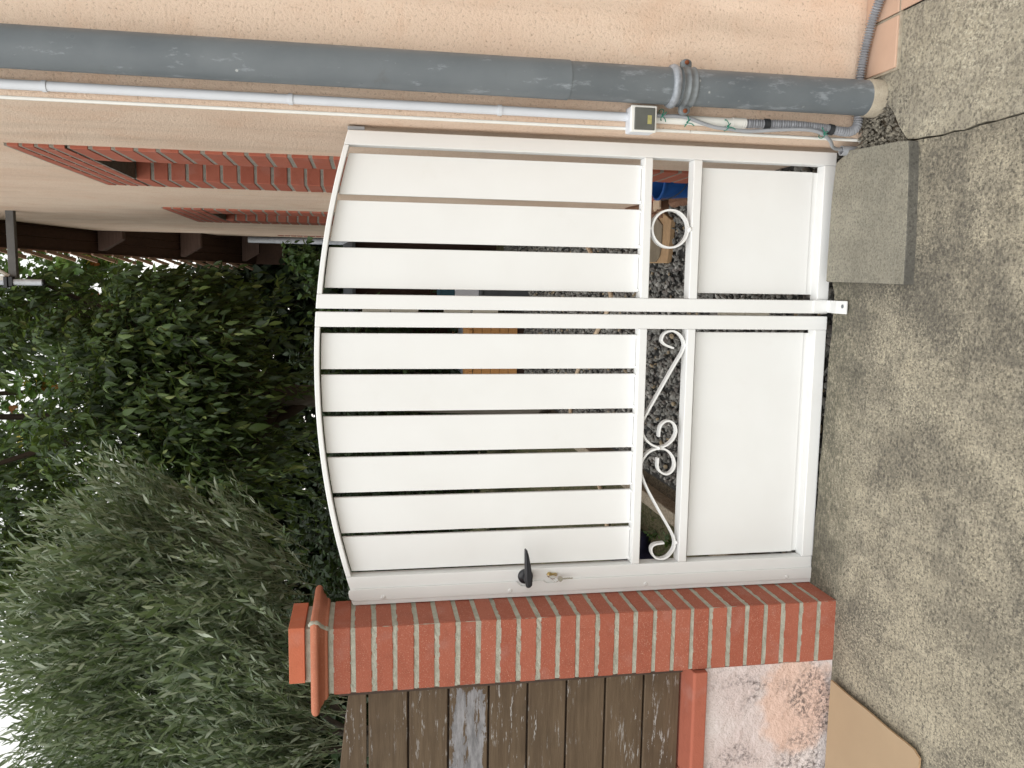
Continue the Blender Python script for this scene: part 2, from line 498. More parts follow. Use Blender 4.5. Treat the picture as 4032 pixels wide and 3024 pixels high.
def fill_mesh(me, v, f, mi, smooth):
    """v (n,3); f: (m,k) int array of faces with k corners."""
    f = np.asarray(f, dtype=np.int32)
    nf, k = f.shape
    me.vertices.add(len(v))
    me.vertices.foreach_set('co', v.ravel())
    me.loops.add(nf*k)
    me.loops.foreach_set('vertex_index', f.ravel())
    me.polygons.add(nf)
    me.polygons.foreach_set('loop_start', np.arange(0, nf*k, k, dtype=np.int32))
    me.polygons.foreach_set('loop_total', np.full(nf, k, dtype=np.int32))
    if mi is not None:
        me.polygons.foreach_set('material_index', np.asarray(mi, dtype=np.int32))
    me.polygons.foreach_set('use_smooth', np.full(nf, bool(smooth)))
    me.update(calc_edges=True)
    me.validate()

def thing(name, label, cat, loc, group=None):
    o = bpy.data.objects.new(name, None)
    COL.objects.link(o)
    o.empty_display_size = .1
    o.location = loc
    o['label'] = label
    o['category'] = cat
    if group:
        o['group'] = group
    return o

def tag(o, label, cat, group=None):
    o['label'] = label
    o['category'] = cat
    if group:
        o['group'] = group
    return o

def merge(dst, src, mi=0):
    me = bpy.data.meshes.new("tmp")
    src.to_mesh(me)
    src.free()
    n0 = len(dst.faces)
    dst.from_mesh(me)
    bpy.data.meshes.remove(me)
    dst.faces.ensure_lookup_table()
    for fc in dst.faces[n0:]:
        fc.material_index = mi

def box(bm, x0, x1, y0, y1, z0, z1, bev=0, mi=0, seg=2, jit=0):
    t = bmesh.new()
    bmesh.ops.create_cube(t, size=1)
    for v in t.verts:
        v.co = Vector(((x0 if v.co.x < 0 else x1), (y0 if v.co.y < 0 else y1), (z0 if v.co.z < 0 else z1)))
        if jit:
            v.co += Vector([random.uniform(-jit, jit) for _ in range(3)])
    if bev:
        bmesh.ops.bevel(t, geom=t.edges[:], offset=bev, segments=seg, affect='EDGES', profile=.5)
    merge(bm, t, mi)

def prism(bm, pts, axis, a, b, bev=0, mi=0, seg=2):
    """polygon given in the two other axes, extruded along axis from a to b"""
    t = bmesh.new()
    def P(p, d):
        return {'X': (d, p[0], p[1]), 'Y': (p[0], d, p[1]), 'Z': (p[0], p[1], d)}[axis]
    va = [t.verts.new(P(p, a)) for p in pts]
    vb = [t.verts.new(P(p, b)) for p in pts]
    t.faces.new(va)
    t.faces.new(vb[::-1])
    n = len(pts)
    for i in range(n):
        t.faces.new((va[i], vb[i], vb[(i+1) % n], va[(i+1) % n]))
    bmesh.ops.recalc_face_normals(t, faces=t.faces[:])
    if bev:
        ed = [e for e in t.edges if len(e.link_faces) == 2 and e.calc_face_angle(0) > .6]
        bmesh.ops.bevel(t, geom=ed, offset=bev, segments=seg, affect='EDGES', profile=.5)
    merge(bm, t, mi)

def smooth_path(pts, n=6):
    P = [Vector(p) for p in pts]
    out = []
    for i in range(len(P)-1):
        p0 = P[max(i-1, 0)]
        p1, p2 = P[i], P[i+1]
        p3 = P[min(i+2, len(P)-1)]
        for k in range(n):
            t = k/n
            out.append(.5*((2*p1)+(p2-p0)*t+(2*p0-5*p1+4*p2-p3)*t*t+(3*p1-p0-3*p2+p3)*t**3))
    out.append(P[-1])
    return out

def tube(bm, pts, rad, seg=12, cap=True, mi=0):
    P = [Vector(p) for p in pts]
    n = len(P)
    rs = rad if isinstance(rad, (list, tuple)) else [rad]*n
    tan = [(P[min(i+1, n-1)]-P[max(i-1, 0)]).normalized() for i in range(n)]
    u = tan[0].orthogonal().normalized()
    t = bmesh.new()
    rings = []
    for i in range(n):
        u = (u-tan[i]*u.dot(tan[i]))
        if u.length < 1e-6:
            u = tan[i].orthogonal()
        u.normalize()
        v = tan[i].cross(u)
        rings.append([t.verts.new(P[i]+(u*math.cos(a)+v*math.sin(a))*rs[i]) for a in [2*math.pi*k/seg for k in range(seg)]])
    for i in range(n-1):
        for k in range(seg):
            t.faces.new((rings[i][k], rings[i][(k+1) % seg], rings[i+1][(k+1) % seg], rings[i+1][k]))
    if cap:
        t.faces.new(rings[0][::-1])
        t.faces.new(rings[-1])
    merge(bm, t, mi)

def lathe(bm, prof, c, seg=24, mi=0, axis='Z'):
    t = bmesh.new()
    rings = []
    for r, h in prof:
        ring = []
        for k in range(seg):
            a = 2*math.pi*k/seg
            if axis == 'Z':
                p = (c[0]+r*math.cos(a), c[1]+r*math.sin(a), c[2]+h)
            elif axis == 'Y':
                p = (c[0]+r*math.cos(a), c[1]+h, c[2]+r*math.sin(a))
            else:
                p = (c[0]+h, c[1]+r*math.cos(a), c[2]+r*math.sin(a))
            ring.append(t.verts.new(p))
        rings.append(ring)
    for i in range(len(rings)-1):
        for k in range(seg):
            t.faces.new((rings[i][k], rings[i][(k+1) % seg], rings[i+1][(k+1) % seg], rings[i+1][k]))
    t.faces.new(rings[0])
    t.faces.new(rings[-1][::-1])
    bmesh.ops.remove_doubles(t, verts=t.verts[:], dist=1e-6)
    merge(bm, t, mi)

def B():
    return bmesh.new()

# ------------------------------------------------------------------ the setting
def edge_noise(x, s, a):
    return a*(math.sin(x*s)+.6*math.sin(x*s*2.3+1.7)+.4*math.sin(x*s*5.1+.4))/2

bm = B()
t = [bm.verts.new(p) for p in ((-400, -400, -.085), (400, -400, -.085), (400, 400, -.085), (-400, 400, -.085))]
bm.faces.new(t)
obj('ground', bm, 'soil', kind='structure')

def slab_poly(bm, pts, z0, z1, bev=.006):
    prism(bm, pts, 'Z', z0, z1, bev)

# the concrete drive, its back edge running just before the gate
pts = []
x = -6.0
back = []
while x < .531:
    base = -.048 + (x-0.0)*(-.046)
    if x > .11:
        base = -.030
    if x < -.93:
        base = -.004
    back.append((x, base+edge_noise(x, 31, .004)))
    x += .045
right = []
y = -.10
while y > -7:
    xx = .533+edge_noise(y, 12, .006)+edge_noise(y, 41, .003)
    right.append((xx, y))
    y -= .05 if y > -1.6 else .5
bm = B()
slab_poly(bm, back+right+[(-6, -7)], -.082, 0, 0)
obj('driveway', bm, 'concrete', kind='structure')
bm = B()
left2 = []
y = -.158
while y > -7:
    xx = .538+edge_noise(y, 12, .006)+edge_noise(y, 41, .003)
    if y > -.40:
        xx = .675+edge_noise(y, 40, .008)-.13*min(1, max(0, (-.30-y)/.09))
    left2.append((xx, y))
    y -= .04 if y > -1.6 else .5
slab_poly(bm, left2+[(6, -7), (6, -.158)], -.082, .003, 0)
obj('pavement', bm, 'concrete2', kind='structure')
# tiled terrace in front of the house
bm = B()
def tile(x0, x1, y0, y1):
    box(bm, x0, x1, y0, y1, -.05, .016, .0025, 0)
tile(.772, .925, -.330, -.163)
for i in range(8):
    x0 = .935+i*.33
    for j in range(4):
        tile(x0, x0+.32, -.330-.33*j-.33 if j else -.330, -.163 if j == 0 else -.34-.33*(j-1))
box(bm, .935, 3.6, -1.33, -.165, -.05, .0115, 0, 1)
box(bm, .765, .934, -.338, -.165, -.05, .010, 0, 1)
obj('terrace', bm, ['tile', 'cement'], kind='structure')

# gravel bed behind the gate, with the loose stones on it
bm = B()
box(bm, -1.03, .60, -.042, 7.4, -.3, -.078)
obj('gravel_bed', bm, 'slate', kind='structure')
bm = B()
box(bm, -12, -1.20, .10, 13.0, -.3, -.072)
box(bm, -1.198, 3.0, 7.42, 13.0, -.3, -.071)
obj('lawn', bm, 'grassground', kind='structure')

def ico(sub):
    b = bmesh.new()
    bmesh.ops.create_icosphere(b, subdivisions=sub, radius=1)
    v = np.array([q.co[:] for q in b.verts])
    f = np.array([[q.index for q in p.verts] for p in b.faces])
    b.free()
    return v, f

def rotmats(n):
    q = RNG.normal(size=(n, 4))
    q /= np.linalg.norm(q, axis=1)[:, None]
    a, b, c, d = q.T
    return np.stack([np.stack([1-2*(c*c+d*d), 2*(b*c-a*d), 2*(b*d+a*c)], -1),
                     np.stack([2*(b*c+a*d), 1-2*(b*b+d*d), 2*(c*d-a*b)], -1),
                     np.stack([2*(b*d-a*c), 2*(c*d+a*b), 1-2*(b*b+c*c)], -1)], 1)

def stones(pos, size, sub):
    v, f = ico(sub)
    n, k = len(pos), len(v)
    R = rotmats(n)
    sc = size[:, None]*RNG.uniform(.55, 1.15, (n, 3))*np.array([1.15, .9, .62])
    bump = 1+RNG.normal(0, .11, (n, k, 1))
    vv = v[None]*bump*sc[:, None, :]
    vv = np.einsum('nij,nkj->nki', R, vv)+pos[:, None, :]
    ff = f[None]+(np.arange(n)*k)[:, None, None]
    return vv.reshape(-1, 3), ff.reshape(-1, 3)

n = 7600
P = np.stack([RNG.uniform(-1.0, .575, n), RNG.uniform(-.035, 2.9, n), RNG.uniform(-.074, -.052, n)], 1)
near = P[:, 1] < .1
P[near, 2] -= .012
v1, f1 = stones(P, RNG.uniform(.010, .0215, n), 1)
n = 9000
P = np.stack([RNG.uniform(-1.0, .575, n), RNG.uniform(2.85, 7.3, n), RNG.uniform(-.074, -.055, n)], 1)
v2, f2 = stones(P, RNG.uniform(.010, .020, n), 0)
o = obj('gravel', (np.vstack([v1, v2]), np.vstack([f1, f2+len(v1)]), None), 'gravel', smooth=False, kind='stuff')
o['label'] = 'loose grey gravel covering the yard behind the white gate'

# grass blades on the lawn
def blades(P, h, wd):
    n = len(P)
    a = RNG.uniform(0, 2*np.pi, n)
    s = np.stack([np.cos(a), np.sin(a), np.zeros(n)], 1)*wd[:, None]
    lean = np.stack([RNG.normal(0, .5, n), RNG.normal(0, .5, n), np.ones(n)], 1)*h[:, None]
    bend = np.stack([RNG.normal(0, .3, n), RNG.normal(0, .3, n), np.full(n, -.15)], 1)*h[:, None]
    V = np.stack([P-s, P+s, P+lean*.55+s*.7, P+lean*.55-s*.7, P+lean+bend, P+lean+bend+s*.05], 1)
    q = np.array([[0, 1, 2, 3], [3, 2, 5, 4]])
    F = q[None]+(np.arange(n)*6)[:, None, None]
    return V.reshape(-1, 3), F.reshape(-1, 4)
n = 16000
P = np.stack([RNG.uniform(-4.5, -1.26, n), RNG.uniform(1.0, 12.5, n), np.full(n, -.073)], 1)
P2 = np.stack([RNG.uniform(-1.2, .4, 3000), RNG.uniform(7.5, 12.5, 3000), np.full(3000, -.073)], 1)
P = np.vstack([P, P2])
v, f = blades(P, RNG.uniform(.02, .06, len(P)), RNG.uniform(.002, .004, len(P)))
o = obj('grass', (v, f, None), 'grass', kind='stuff')
o['label'] = 'short patchy grass on the garden soil behind the gate'

# rubble in the corner between slab, pipe and house
n = 900
P = np.stack([RNG.uniform(.545, .69, n), RNG.uniform(-.40, -.162, n), RNG.uniform(-.022, .0, n)], 1)
P[:, 2] += .02*np.clip((P[:, 1]+.30)/.12, 0, 1)
v, f = stones(P, RNG.uniform(.003, .0125, n)*RNG.uniform(.5, 1, n), 1)
o = obj('rubble', (v, f, None), 'rubble', smooth=False, kind='stuff')
o['label'] = 'crumbled mortar and pebbles between the downpipe foot and concrete slab'
bm = B()
box(bm, .545, .67, -.40, -.162, -.08, -.012)
obj('corner_soil', bm, 'soil', kind='structure')

# ------------------------------------------------------------------ house
XW, YF = .585, -.16
def zroof(y):
    return 4.70-.27*(y-5.19)
house = thing('house', 'peach stuccoed house with brick door surrounds and dark wooden eaves', 'house', (XW, YF, 0))
bm = B()
# side wall in pieces round the two doorways; outer face at x = XW, so thick that the inside is never seen
def wallpiece(y0, y1, z0, ztop=None, x0=XW, x1=XW+.32):
    pts = [(y0, z0), (y1, z0)]
    if ztop is None:
        pts += [(y1, zroof(y1)), (y0, zroof(y0))]
    else:
        pts += [(y1, ztop), (y0, ztop)]
    prism(bm, pts, 'X', x0, x1)
D1 = (.70, 1.95, 2.93)
D2 = (3.36, 4.62, 2.98)
wallpiece(YF+.3, D1[0], -.3)
wallpiece(D1[0], D1[1], D1[2])
wallpiece(D1[1], D2[0], -.3)
wallpiece(D2[0], D2[1], D2[2])
wallpiece(D2[1], 6.52, -.3)
# rear bit stepped back, front wall facing the street, and the volume behind
wallpiece(6.525, 9.3, -.3, None, XW+.125, XW+.4)
prism(bm, [(YF, -.3), (YF+.3, -.3), (YF+.3, zroof(YF+.3)), (YF, zroof(YF))], 'X', XW, 6.0)
prism(bm, [(9.0, -.3), (9.3, -.3), (9.3, zroof(9.3)), (9.0, zroof(9.0))], 'X', XW+.41, 6.0)
obj('wall', bm, 'stucco', house)
# white angle bead on the corner
bm = B()
tube(bm, [(.5815, -.1610, 0.005), (.5815, -.1610, .60)], .0052, 10)
tube(bm, [(.5815, -.1610, .603), (.5815, -.1610, 5.9)], .0052, 10)
obj('corner_bead', bm, 'pvcw', house, True)
# door surrounds
def surround(y0, y1, top, xo):
    bm = B()
    jw = .31 if y0 < 2 else .30
    pitch = .0805
    a, b = y0+jw, y1-jw
    nrow = int((top-.27)/pitch)
    X0, X1 = xo-.012, xo+.20
    for k in range(nrow+1):
        z0 = -.02+k*pitch
        z1 = z0+.066
        for (p, q) in ((y0, a), (b, y1)):
            box(bm, X0, X1, p, q, z0, z1, .003, 0, 1, .001)
    # lintel of bricks on edge
    nb = 8
    lz0 = -.02+(nrow+1)*pitch
    for r in range(4):
        zz0 = lz0+r*(top-lz0)/4
        zz1 = zz0+(top-lz0)/4-.012
        for i in range(nb):
            off = (i+(.5 if r % 2 else 0))*(y1-y0)/nb
            p, q = y0+off, min(y1, y0+off+(y1-y0)/nb-.012)
            if q-p > .03:
                box(bm, X0, X1, p, q, zz0, zz1, .003, 0, 1, .001)
            if r % 2 and i == 0:
                box(bm, X0, X1, y0, y0+.5*(y1-y0)/nb-.012, zz0, zz1, .003, 0, 1, .001)
    for (p, q, z0, z1) in ((y0+.002, a-.004, -.1, lz0), (b+.004, y1-.002, -.1, lz0), (y0+.002, y1-.002, lz0-.008, top-.003)):
        box(bm, X0+.0022, X1-.004, p, q, z0, z1, 0, 1)
    o = obj('door_surround', bm, ['brick2', 'mortar2'], house)
    bm = B()
    nsl = 6
    for i in range(nsl):
        p = a+(b-a)*i/nsl
        box(bm, xo+.15, xo+.19, p+.002, p+(b-a)/nsl-.002, 0, lz0, .003)
    box(bm, xo+.19, xo+.30, a, b, -.1, lz0)
    for zz in (.5, 1.4, 2.3):
        box(bm, xo+.135, xo+.15, a+.01, b-.01, zz, zz+.09, .003)
    obj('shutter', bm, 'shutter', house)
surround(*D1, XW)
surround(*D2, XW)
bm = B()
for k in range(34):
    box(bm, XW+.105, XW+.2, 8.25, 8.72, k*.0805, k*.0805+.066, .003, 0, 1, .001)
box(bm, XW+.112, XW+.2, 8.252, 8.718, 0, 2.73, 0, 1)
obj('door_surround', bm, ['brick2', 'mortar2'], house)
# roof: soffit boards, purlin ends, tiles
XO = .375
bm = B()
nb = 11
for i in range(nb):
    x0 = XO+i*(6.0-XO)/60 if i < nb-1 else XO+(nb-1)*(6.0-XO)/60
    x1 = XO+(i+1)*(6.0-XO)/60-.004 if i < nb-1 else 6.0
    prism(bm, [(-1.0, zroof(-1.0)+.002), (10.6, zroof(10.6)+.002), (10.6, zroof(10.6)+.03), (-1.0, zroof(-1.0)+.03)], 'X', x0, x1)
prism(bm, [(-1.0, zroof(-1)+.012), (10.6, zroof(10.6)+.012), (10.6, zroof(10.6)+.05), (-1.0, zroof(-1)+.05)], 'X', XO-.022, XO-.001)
box(bm, XO-.02, 6.0, 10.6, 10.63, zroof(10.6)-.42, zroof(10.6)+.06)
roof = obj('roof', bm, 'soffit', house)
for yy in (2.4, 4.6, 6.60, 8.30, 10.1):
    bm = B()
    z = zroof(yy)-.002
    prism(bm, [(XO+.01, z-.05), (XO+.01, z), (1.2, z), (1.2, z-.24), (XO+.13, z-.24)], 'Y', yy-.06, yy+.06, .004)
    # purlin in X-Z, running along X
    obj('purlin_end', bm, 'purlin', roof)
bm = B()
yy = -1.0
while yy < 10.5:
    z = zroof(yy)
    t = bmesh.new()
    L = .46
    for k in range(9):
        pass
    for col in range(3):
        xc = XO+.060+col*.21
        ring0, ring1, ring2, ring3 = [], [], [], []
        for k in range(9):
            a = math.pi*k/8
            for ring, y_, r_, dz in ((ring0, yy, .085, .075), (ring1, yy+L, .1, .045), (ring2, yy, .072, .075), (ring3, yy+L, .087, .045)):
                ring.append(t.verts.new((xc+r_*math.cos(a), y_, zroof(y_)+dz+.02+r_*.75*math.sin(a))))
        for k in range(8):
            t.faces.new((ring0[k], ring0[k+1], ring1[k+1], ring1[k]))
            t.faces.new((ring2[k+1], ring2[k], ring3[k], ring3[k+1]))
            t.faces.new((ring1[k], ring1[k+1], ring3[k+1], ring3[k]))
            t.faces.new((ring0[k+1], ring0[k], ring2[k], ring2[k+1]))
        for k in (0, 8):
            t.faces.new((ring0[k], ring1[k], ring3[k], ring2[k]))
    merge(bm, t)
    t = bmesh.new()
    qa = [(XO-.012, yy, zroof(yy)+.040), (XO-.040, yy, zroof(yy)+.044), (XO-.115, yy+.46, zroof(yy+.46)+.058), (XO-.080, yy+.46, zroof(yy+.46)+.052)]
    lo_ = [t.verts.new(q) for q in qa]
    hi_ = [t.verts.new((q[0], q[1], q[2]+.016)) for q in qa]
    t.faces.new(lo_)
    t.faces.new(hi_[::-1])
    for k in range(4):
        t.faces.new((lo_[k], hi_[k], hi_[(k+1) % 4], lo_[(k+1) % 4]))
    merge(bm, t)
    yy += .36
prism(bm, [(-1.0, zroof(-1)+.034), (10.6, zroof(10.6)+.034), (10.6, zroof(10.6)+.12), (-1.0, zroof(-1)+.12)], 'X', XO+.02, 6.1)
obj('roof_tile', bm, 'rooftile', roof)

# ------------------------------------------------------------------ things on the house
dp = thing('downpipe', 'thick dark grey downpipe on the house front with a soldered ring', 'downpipe', (.70, -.228, 0))
PX, PY, PR = .7005, -.228, .0545
bm = B()
lathe(bm, [(PR, .03), (PR, 1.02), (PR+.0005, 1.022)], (PX, PY, 0), 40)
obj('lower_tube', bm, 'pipelow', dp, True)
bm = B()
lathe(bm, [(PR+.0025, 1.018), (PR+.0025, 1.03), (PR+.0018, 1.2), (PR+.0012, 6.0)], (PX, PY, 0), 40)
obj('upper_tube', bm, 'pipe', dp, True)
bm = B()
lathe(bm, [(PR-.002, -.06), (PR+.004, -.06), (PR+.004, .040), (PR-.001, .048)], (PX, PY, 0), 40)
obj('foot_collar', bm, 'cement', dp, True)
bm = B()
prof = []
for k in range(11):
    a = math.pi*k/10
    prof.append((PR+.0095*math.sin(a)+.001*random.random(), .692-.0125*math.cos(a)))
prof = [(PR-.002, .678)]+prof+[(PR-.002, .706)]
lathe(bm, prof, (PX, PY, 0), 40)
obj('soldered_ring', bm, 'lead', dp, True)
bm = B()
lathe(bm, [(PR-.001, .626), (PR+.0045, .627), (PR+.0055, .630), (PR+.0035, .634), (PR+.0025, .646), (PR+.005, .649), (PR+.005, .653), (PR+.0025, .656), (PR+.0025, .668), (PR+.0045, .670), (PR+.0045, .673), (PR-.001, .674)], (PX, PY, 0), 40)
for sx in (-1, 1):
    cx = PX+sx*(PR+.016)
    pts = []
    for k in range(13):
        a = -math.pi/2+math.pi*k/12
        pts.append((cx+sx*.012*math.cos(a), .649+.017*math.sin(a)))
    pts += [(PX+sx*(PR-.006), .666), (PX+sx*(PR-.006), .632)]
    prism(bm, pts, 'Y', PY-.006, PY+.012, .003)
br = obj('wall_bracket', bm, 'zinc', dp, True)
for sx in (-1, 1):
    bm = B()
    lathe(bm, [(.0068, 0), (.0068, -.004), (.004, -.006)], (PX+sx*(PR+.017), PY-.006, .649), 14, 0, 'Y')
    obj('bracket_bolt', bm, 'rust', br, True)
bm = B()
tube(bm, [(PX, PY+.03, .649), (PX, YF+.01, .649)], .008, 10)
obj('wall_stud', bm, 'zinc', br, True)

cdt = thing('conduit', 'straight pale grey plastic conduit clipped beside the downpipe', 'conduit', (.613, -.175, .42))
CX, CY, CR = .6135, -.177, .0135
bm = B()
tube(bm, [(CX, CY, .80), (CX, CY, 6.0)], CR, 20)
obj('long_tube', bm, 'pvc', cdt, True)
bm = B()
tube(bm, [(CX-.001, CY-.002, .425), (CX-.001, CY-.002, .47)], .0165, 20)
tube(bm, [(CX-.001, CY-.002, .47), (CX, CY, .75)], .0145, 20)
obj('short_tube', bm, 'pvcw', cdt, True)
for z in (2.48, 1.825, 1.215, 3.4):
    bm = B()
    lathe(bm, [(CR-.001, -.006), (CR+.0025, -.006), (CR+.0025, .006), (CR-.001, .006)], (CX, CY, z), 20)
    box(bm, CX-.010, CX+.010, CY+.006, YF+.004, z-.007, z+.007, .002)
    obj('clip', bm, 'pvc', cdt, True)

jb = thing('junction_box', 'small white square junction box with a dark lid between the conduit ends', 'junction box', (.60, -.17, .77))
bm = B()
box(bm, .563, .641, -.213, -.161, .735, .816, .006, 0, 3)
obj('casing', bm, 'pvc', jb)
bm = B()
box(bm, .562, .642, -.223, -.2135, .734, .817, .004, 0, 3)
obj('rim', bm, 'pvcw', jb)
bm = B()
box(bm, .5685, .6345, -.2262, -.2225, .741, .806, .0025)
lid = obj('lid', bm, 'lid', jb)
bm = B()
box(bm, .586, .612, -.2272, -.2262, .752, .765)
obj('sticker', bm, 'label', lid)

# corrugated hose
def hosepath():
    return smooth_path([(.6115, -.180, .44), (.6125, -.183, .365), (.613, -.187, .295), (.611, -.19, .223), (.607, -.192, .163), (.602, -.193, .112), (.600, -.193, .078),
                        (.607, -.192, .054), (.622, -.190, .042), (.645, -.188, .038), (.70, -.184, .036), (.77, -.181, .036), (.835, -.193, .036), (.889, -.210, .036), (.946, -.234, .036), (1.0, -.27, .036), (1.12, -.36, .036), (1.4, -.5, .036)], 40)
pp = hosepath()
acc, lastd = [pp[0]], 0
for a, b in zip(pp[:-1], pp[1:]):
    lastd += (b-a).length
    if lastd > .00125:
        acc.append(b)
        lastd = 0
rad, s = [], 0
for i, p in enumerate(acc):
    if i:
        s += (acc[i]-acc[i-1]).length
    rad.append(.0124+.0032*math.sin(2*math.pi*s/.0080))
hs_ = thing('corrugated_hose', 'grey corrugated hose curling from the conduit round the downpipe foot', 'hose', (.612, -.18, .03))
bm = B()
tube(bm, acc, rad, 16)
obj('sleeve', bm, 'hose', hs_, True)
for c, d in (((.6125, -.184, .354), (0, 0, 1)), ((.6045, -.1925, .136), (.16, 0, 1))):
    bm = B()
    dv = Vector(d).normalized()
    cv = Vector(c)
    tube(bm, [cv-dv*.0085, cv-dv*.0075, cv+dv*.0075, cv+dv*.0085], [.014, .0172, .0172, .014], 20)
    obj('ring', bm, 'darkring', hs_, True)

cb = thing('cable', 'thin grey cable running from the junction box down into a short floor tube', 'cable', (.556, -.12, .03))
cp = smooth_path([(.620, -.195, .738), (.618, -.198, .697), (.619, -.20, .669), (.618, -.20, .635), (.612, -.20, .610), (.601, -.20, .574), (.592, -.20, .535), (.589, -.20, .497), (.585, -.20, .437), (.587, -.20, .393), (.593, -.205, .322), (.597, -.208, .252), (.595, -.21, .204), (.586, -.205, .167), (.570, -.185, .13), (.559, -.15, .10), (.556, -.13, .07), (.557, -.12, .03)], 8)
bm = B()
tube(bm, cp, .0058, 10)
obj('sheath', bm, 'pvcg', cb, True)
bm = B()
tp = [Vector((.5565, -.118, .058)), Vector((.553, -.112, -.02))]
lathe(bm, [(.0125, -.03), (.0162, -.03), (.0162, .044), (.0128, .044), (.0125, -.025)], (.553, -.122, .008), 22)
obj('floor_tube', bm, 'pvcg', cb, True)
for i, (c, tail) in enumerate((((.621, -.198, .712), (-.018, .006, -.012)), ((.606, -.196, .630), (-.012, -.004, -.02)), ((.600, -.198, .497), (-.012, -.006, -.022)), ((.591, -.203, .172), (-.006, -.004, -.008)))):
    bm = B()
    cv = Vector(c)
    loop = [cv+Vector((.017*math.cos(a), .014*math.sin(a), .004*math.sin(a*2+i))) for a in [2*math.pi*k/14 for k in range(15)]]
    tube(bm, loop, .0014, 6)
    tl = Vector(tail)
    k0 = cv+Vector((-.004, -.0155, 0))
    tube(bm, smooth_path([k0, k0+Vector((-.004, -.003, .004)), k0+tl*.5+Vector((0, -.003, 0)), k0+tl], 4), .0015, 6)
    tube(bm, smooth_path([k0, k0+Vector((.003, -.003, -.004)), k0-tl*.3+Vector((.004, -.002, -.014))], 4), .0015, 6)
    lathe(bm, [(.0005, -.003), (.003, 0), (.0005, .003)], k0, 8)
    obj('tie', bm, 'tie', cb, True)

am = thing('antenna_mast', 'galvanised antenna mast on a grey steel arm high on the house side', 'mast', (XW, 4.1, 4.2))
bm = B()
prism(bm, [(4.075, 4.176), (4.125, 4.176), (4.125, 4.232), (4.075, 4.232)], 'X', .088, XW+.02, .003)
obj('arm', bm, 'steelgrey', am)
bm = B()
tube(bm, [(.058, 4.06, 3.99), (.058, 4.06, 7.5)], .0235, 18)
obj('tube', bm, 'mast', am, True)
bm = B()
lathe(bm, [(.021, 0), (.0245, 0), (.0245, .012), (.021, .012)], (.058, 4.06, 3.982), 18)
obj('end_cap', bm, 'black', am, True)
bm = B()
box(bm, .018, .098, 4.02, 4.10, 4.222, 4.250, .004)
box(bm, .028, .10, 4.03, 4.09, 4.19, 4.222, .004)
tube(bm, [(.02, 4.03, 4.20), (.02, 4.03, 4.27)], .005, 8)
obj('clamp', bm, 'black', am)
bm = B()
tube(bm, [(.100, 4.075, 4.225), (.56, 4.10, 5.0)], .014, 10)
box(bm, .070, .105, 4.03, 4.09, 4.235, 5.6, .003)
obj('strut', bm, 'mastwhite', am)

fp = thing('gutter_pipe', 'pale grey drainpipe at the far corner of the house', 'downpipe', (.66, 9.45, 0))
bm = B()
tube(bm, [(.667, 9.42, 1.0), (.667, 9.42, 3.2)], .042, 16)
obj('upper_tube', bm, 'mast', fp, True)
bm = B()
tube(bm, [(.667, 9.42, -.1), (.667, 9.42, 1.0)], .048, 16)
obj('lower_tube', bm, 'steelgrey', fp, True)

# ------------------------------------------------------------------ pillar
PX0, PX1, PYF, PYB = -1.2025, -.985, -.182, .045
pil = thing('brick_pillar', 'red brick gate pillar with pale mortar joints and a moulded cap', 'pillar', ((PX0+PX1)/2, (PYF+PYB)/2, 0))
bm = B()
joints = [1.7335-.0665*k for k in range(0, 27)]
nb = 26
pitch = 1.728/26
for k in range(26):
    z0 = k*pitch+(.0 if k == 0 else .0066)
    z1 = (k+1)*pitch-.0066
    j = .0012
    t = bmesh.new()
    bmesh.ops.create_cube(t, size=1)
    dx0, dx1, dy = random.uniform(-j, j), random.uniform(-j, j), random.uniform(-j, j)
    tl = random.uniform(-.0008, .0008)
    for v in t.verts:
        v.co = Vector(((PX0+dx0 if v.co.x < 0 else PX1+dx1), (PYF+dy if v.co.y < 0 else PYB), (z0 if v.co.z < 0 else z1)+(tl if v.co.x < 0 else -tl)))
    bmesh.ops.bevel(t, geom=t.edges[:], offset=.0022, segments=2, affect='EDGES')
    merge(bm, t, 0)
# mortar core with a slightly ragged face
def ragged_core(bm, x0, x1, y0, y1, z0, z1, amp, n, mi):
    t = bmesh.new()
    nz = n
    ring = []
    per = []
    m_ = 14
    for i in range(m_):
        per.append((x0+(x1-x0)*i/m_, y0))
    for i in range(m_):
        per.append((x1, y0+(y1-y0)*i/m_))
    for i in range(m_):
        per.append((x1-(x1-x0)*i/m_, y1))
    for i in range(m_):
        per.append((x0, y1-(y1-y0)*i/m_))
    cx, cy = (x0+x1)/2, (y0+y1)/2
    for k in range(nz+1):
        z = z0+(z1-z0)*k/nz
        r = []
        for (px, py) in per:
            s = 1+random.uniform(-amp, amp)
            r.append(t.verts.new((cx+(px-cx)*s, cy+(py-cy)*s, z)))
        ring.append(r)
    L = len(per)
    for k in range(nz):
        for i in range(L):
            t.faces.new((ring[k][i], ring[k][(i+1) % L], ring[k+1][(i+1) % L], ring[k+1][i]))
    t.faces.new(ring[0][::-1])
    t.faces.new(ring[-1])
    merge(bm, t, mi)
ragged_core(bm, PX0+.0022, PX1-.0022, PYF+.0022, PYB-.002, -.01, 1.738, .011, 190, 1)
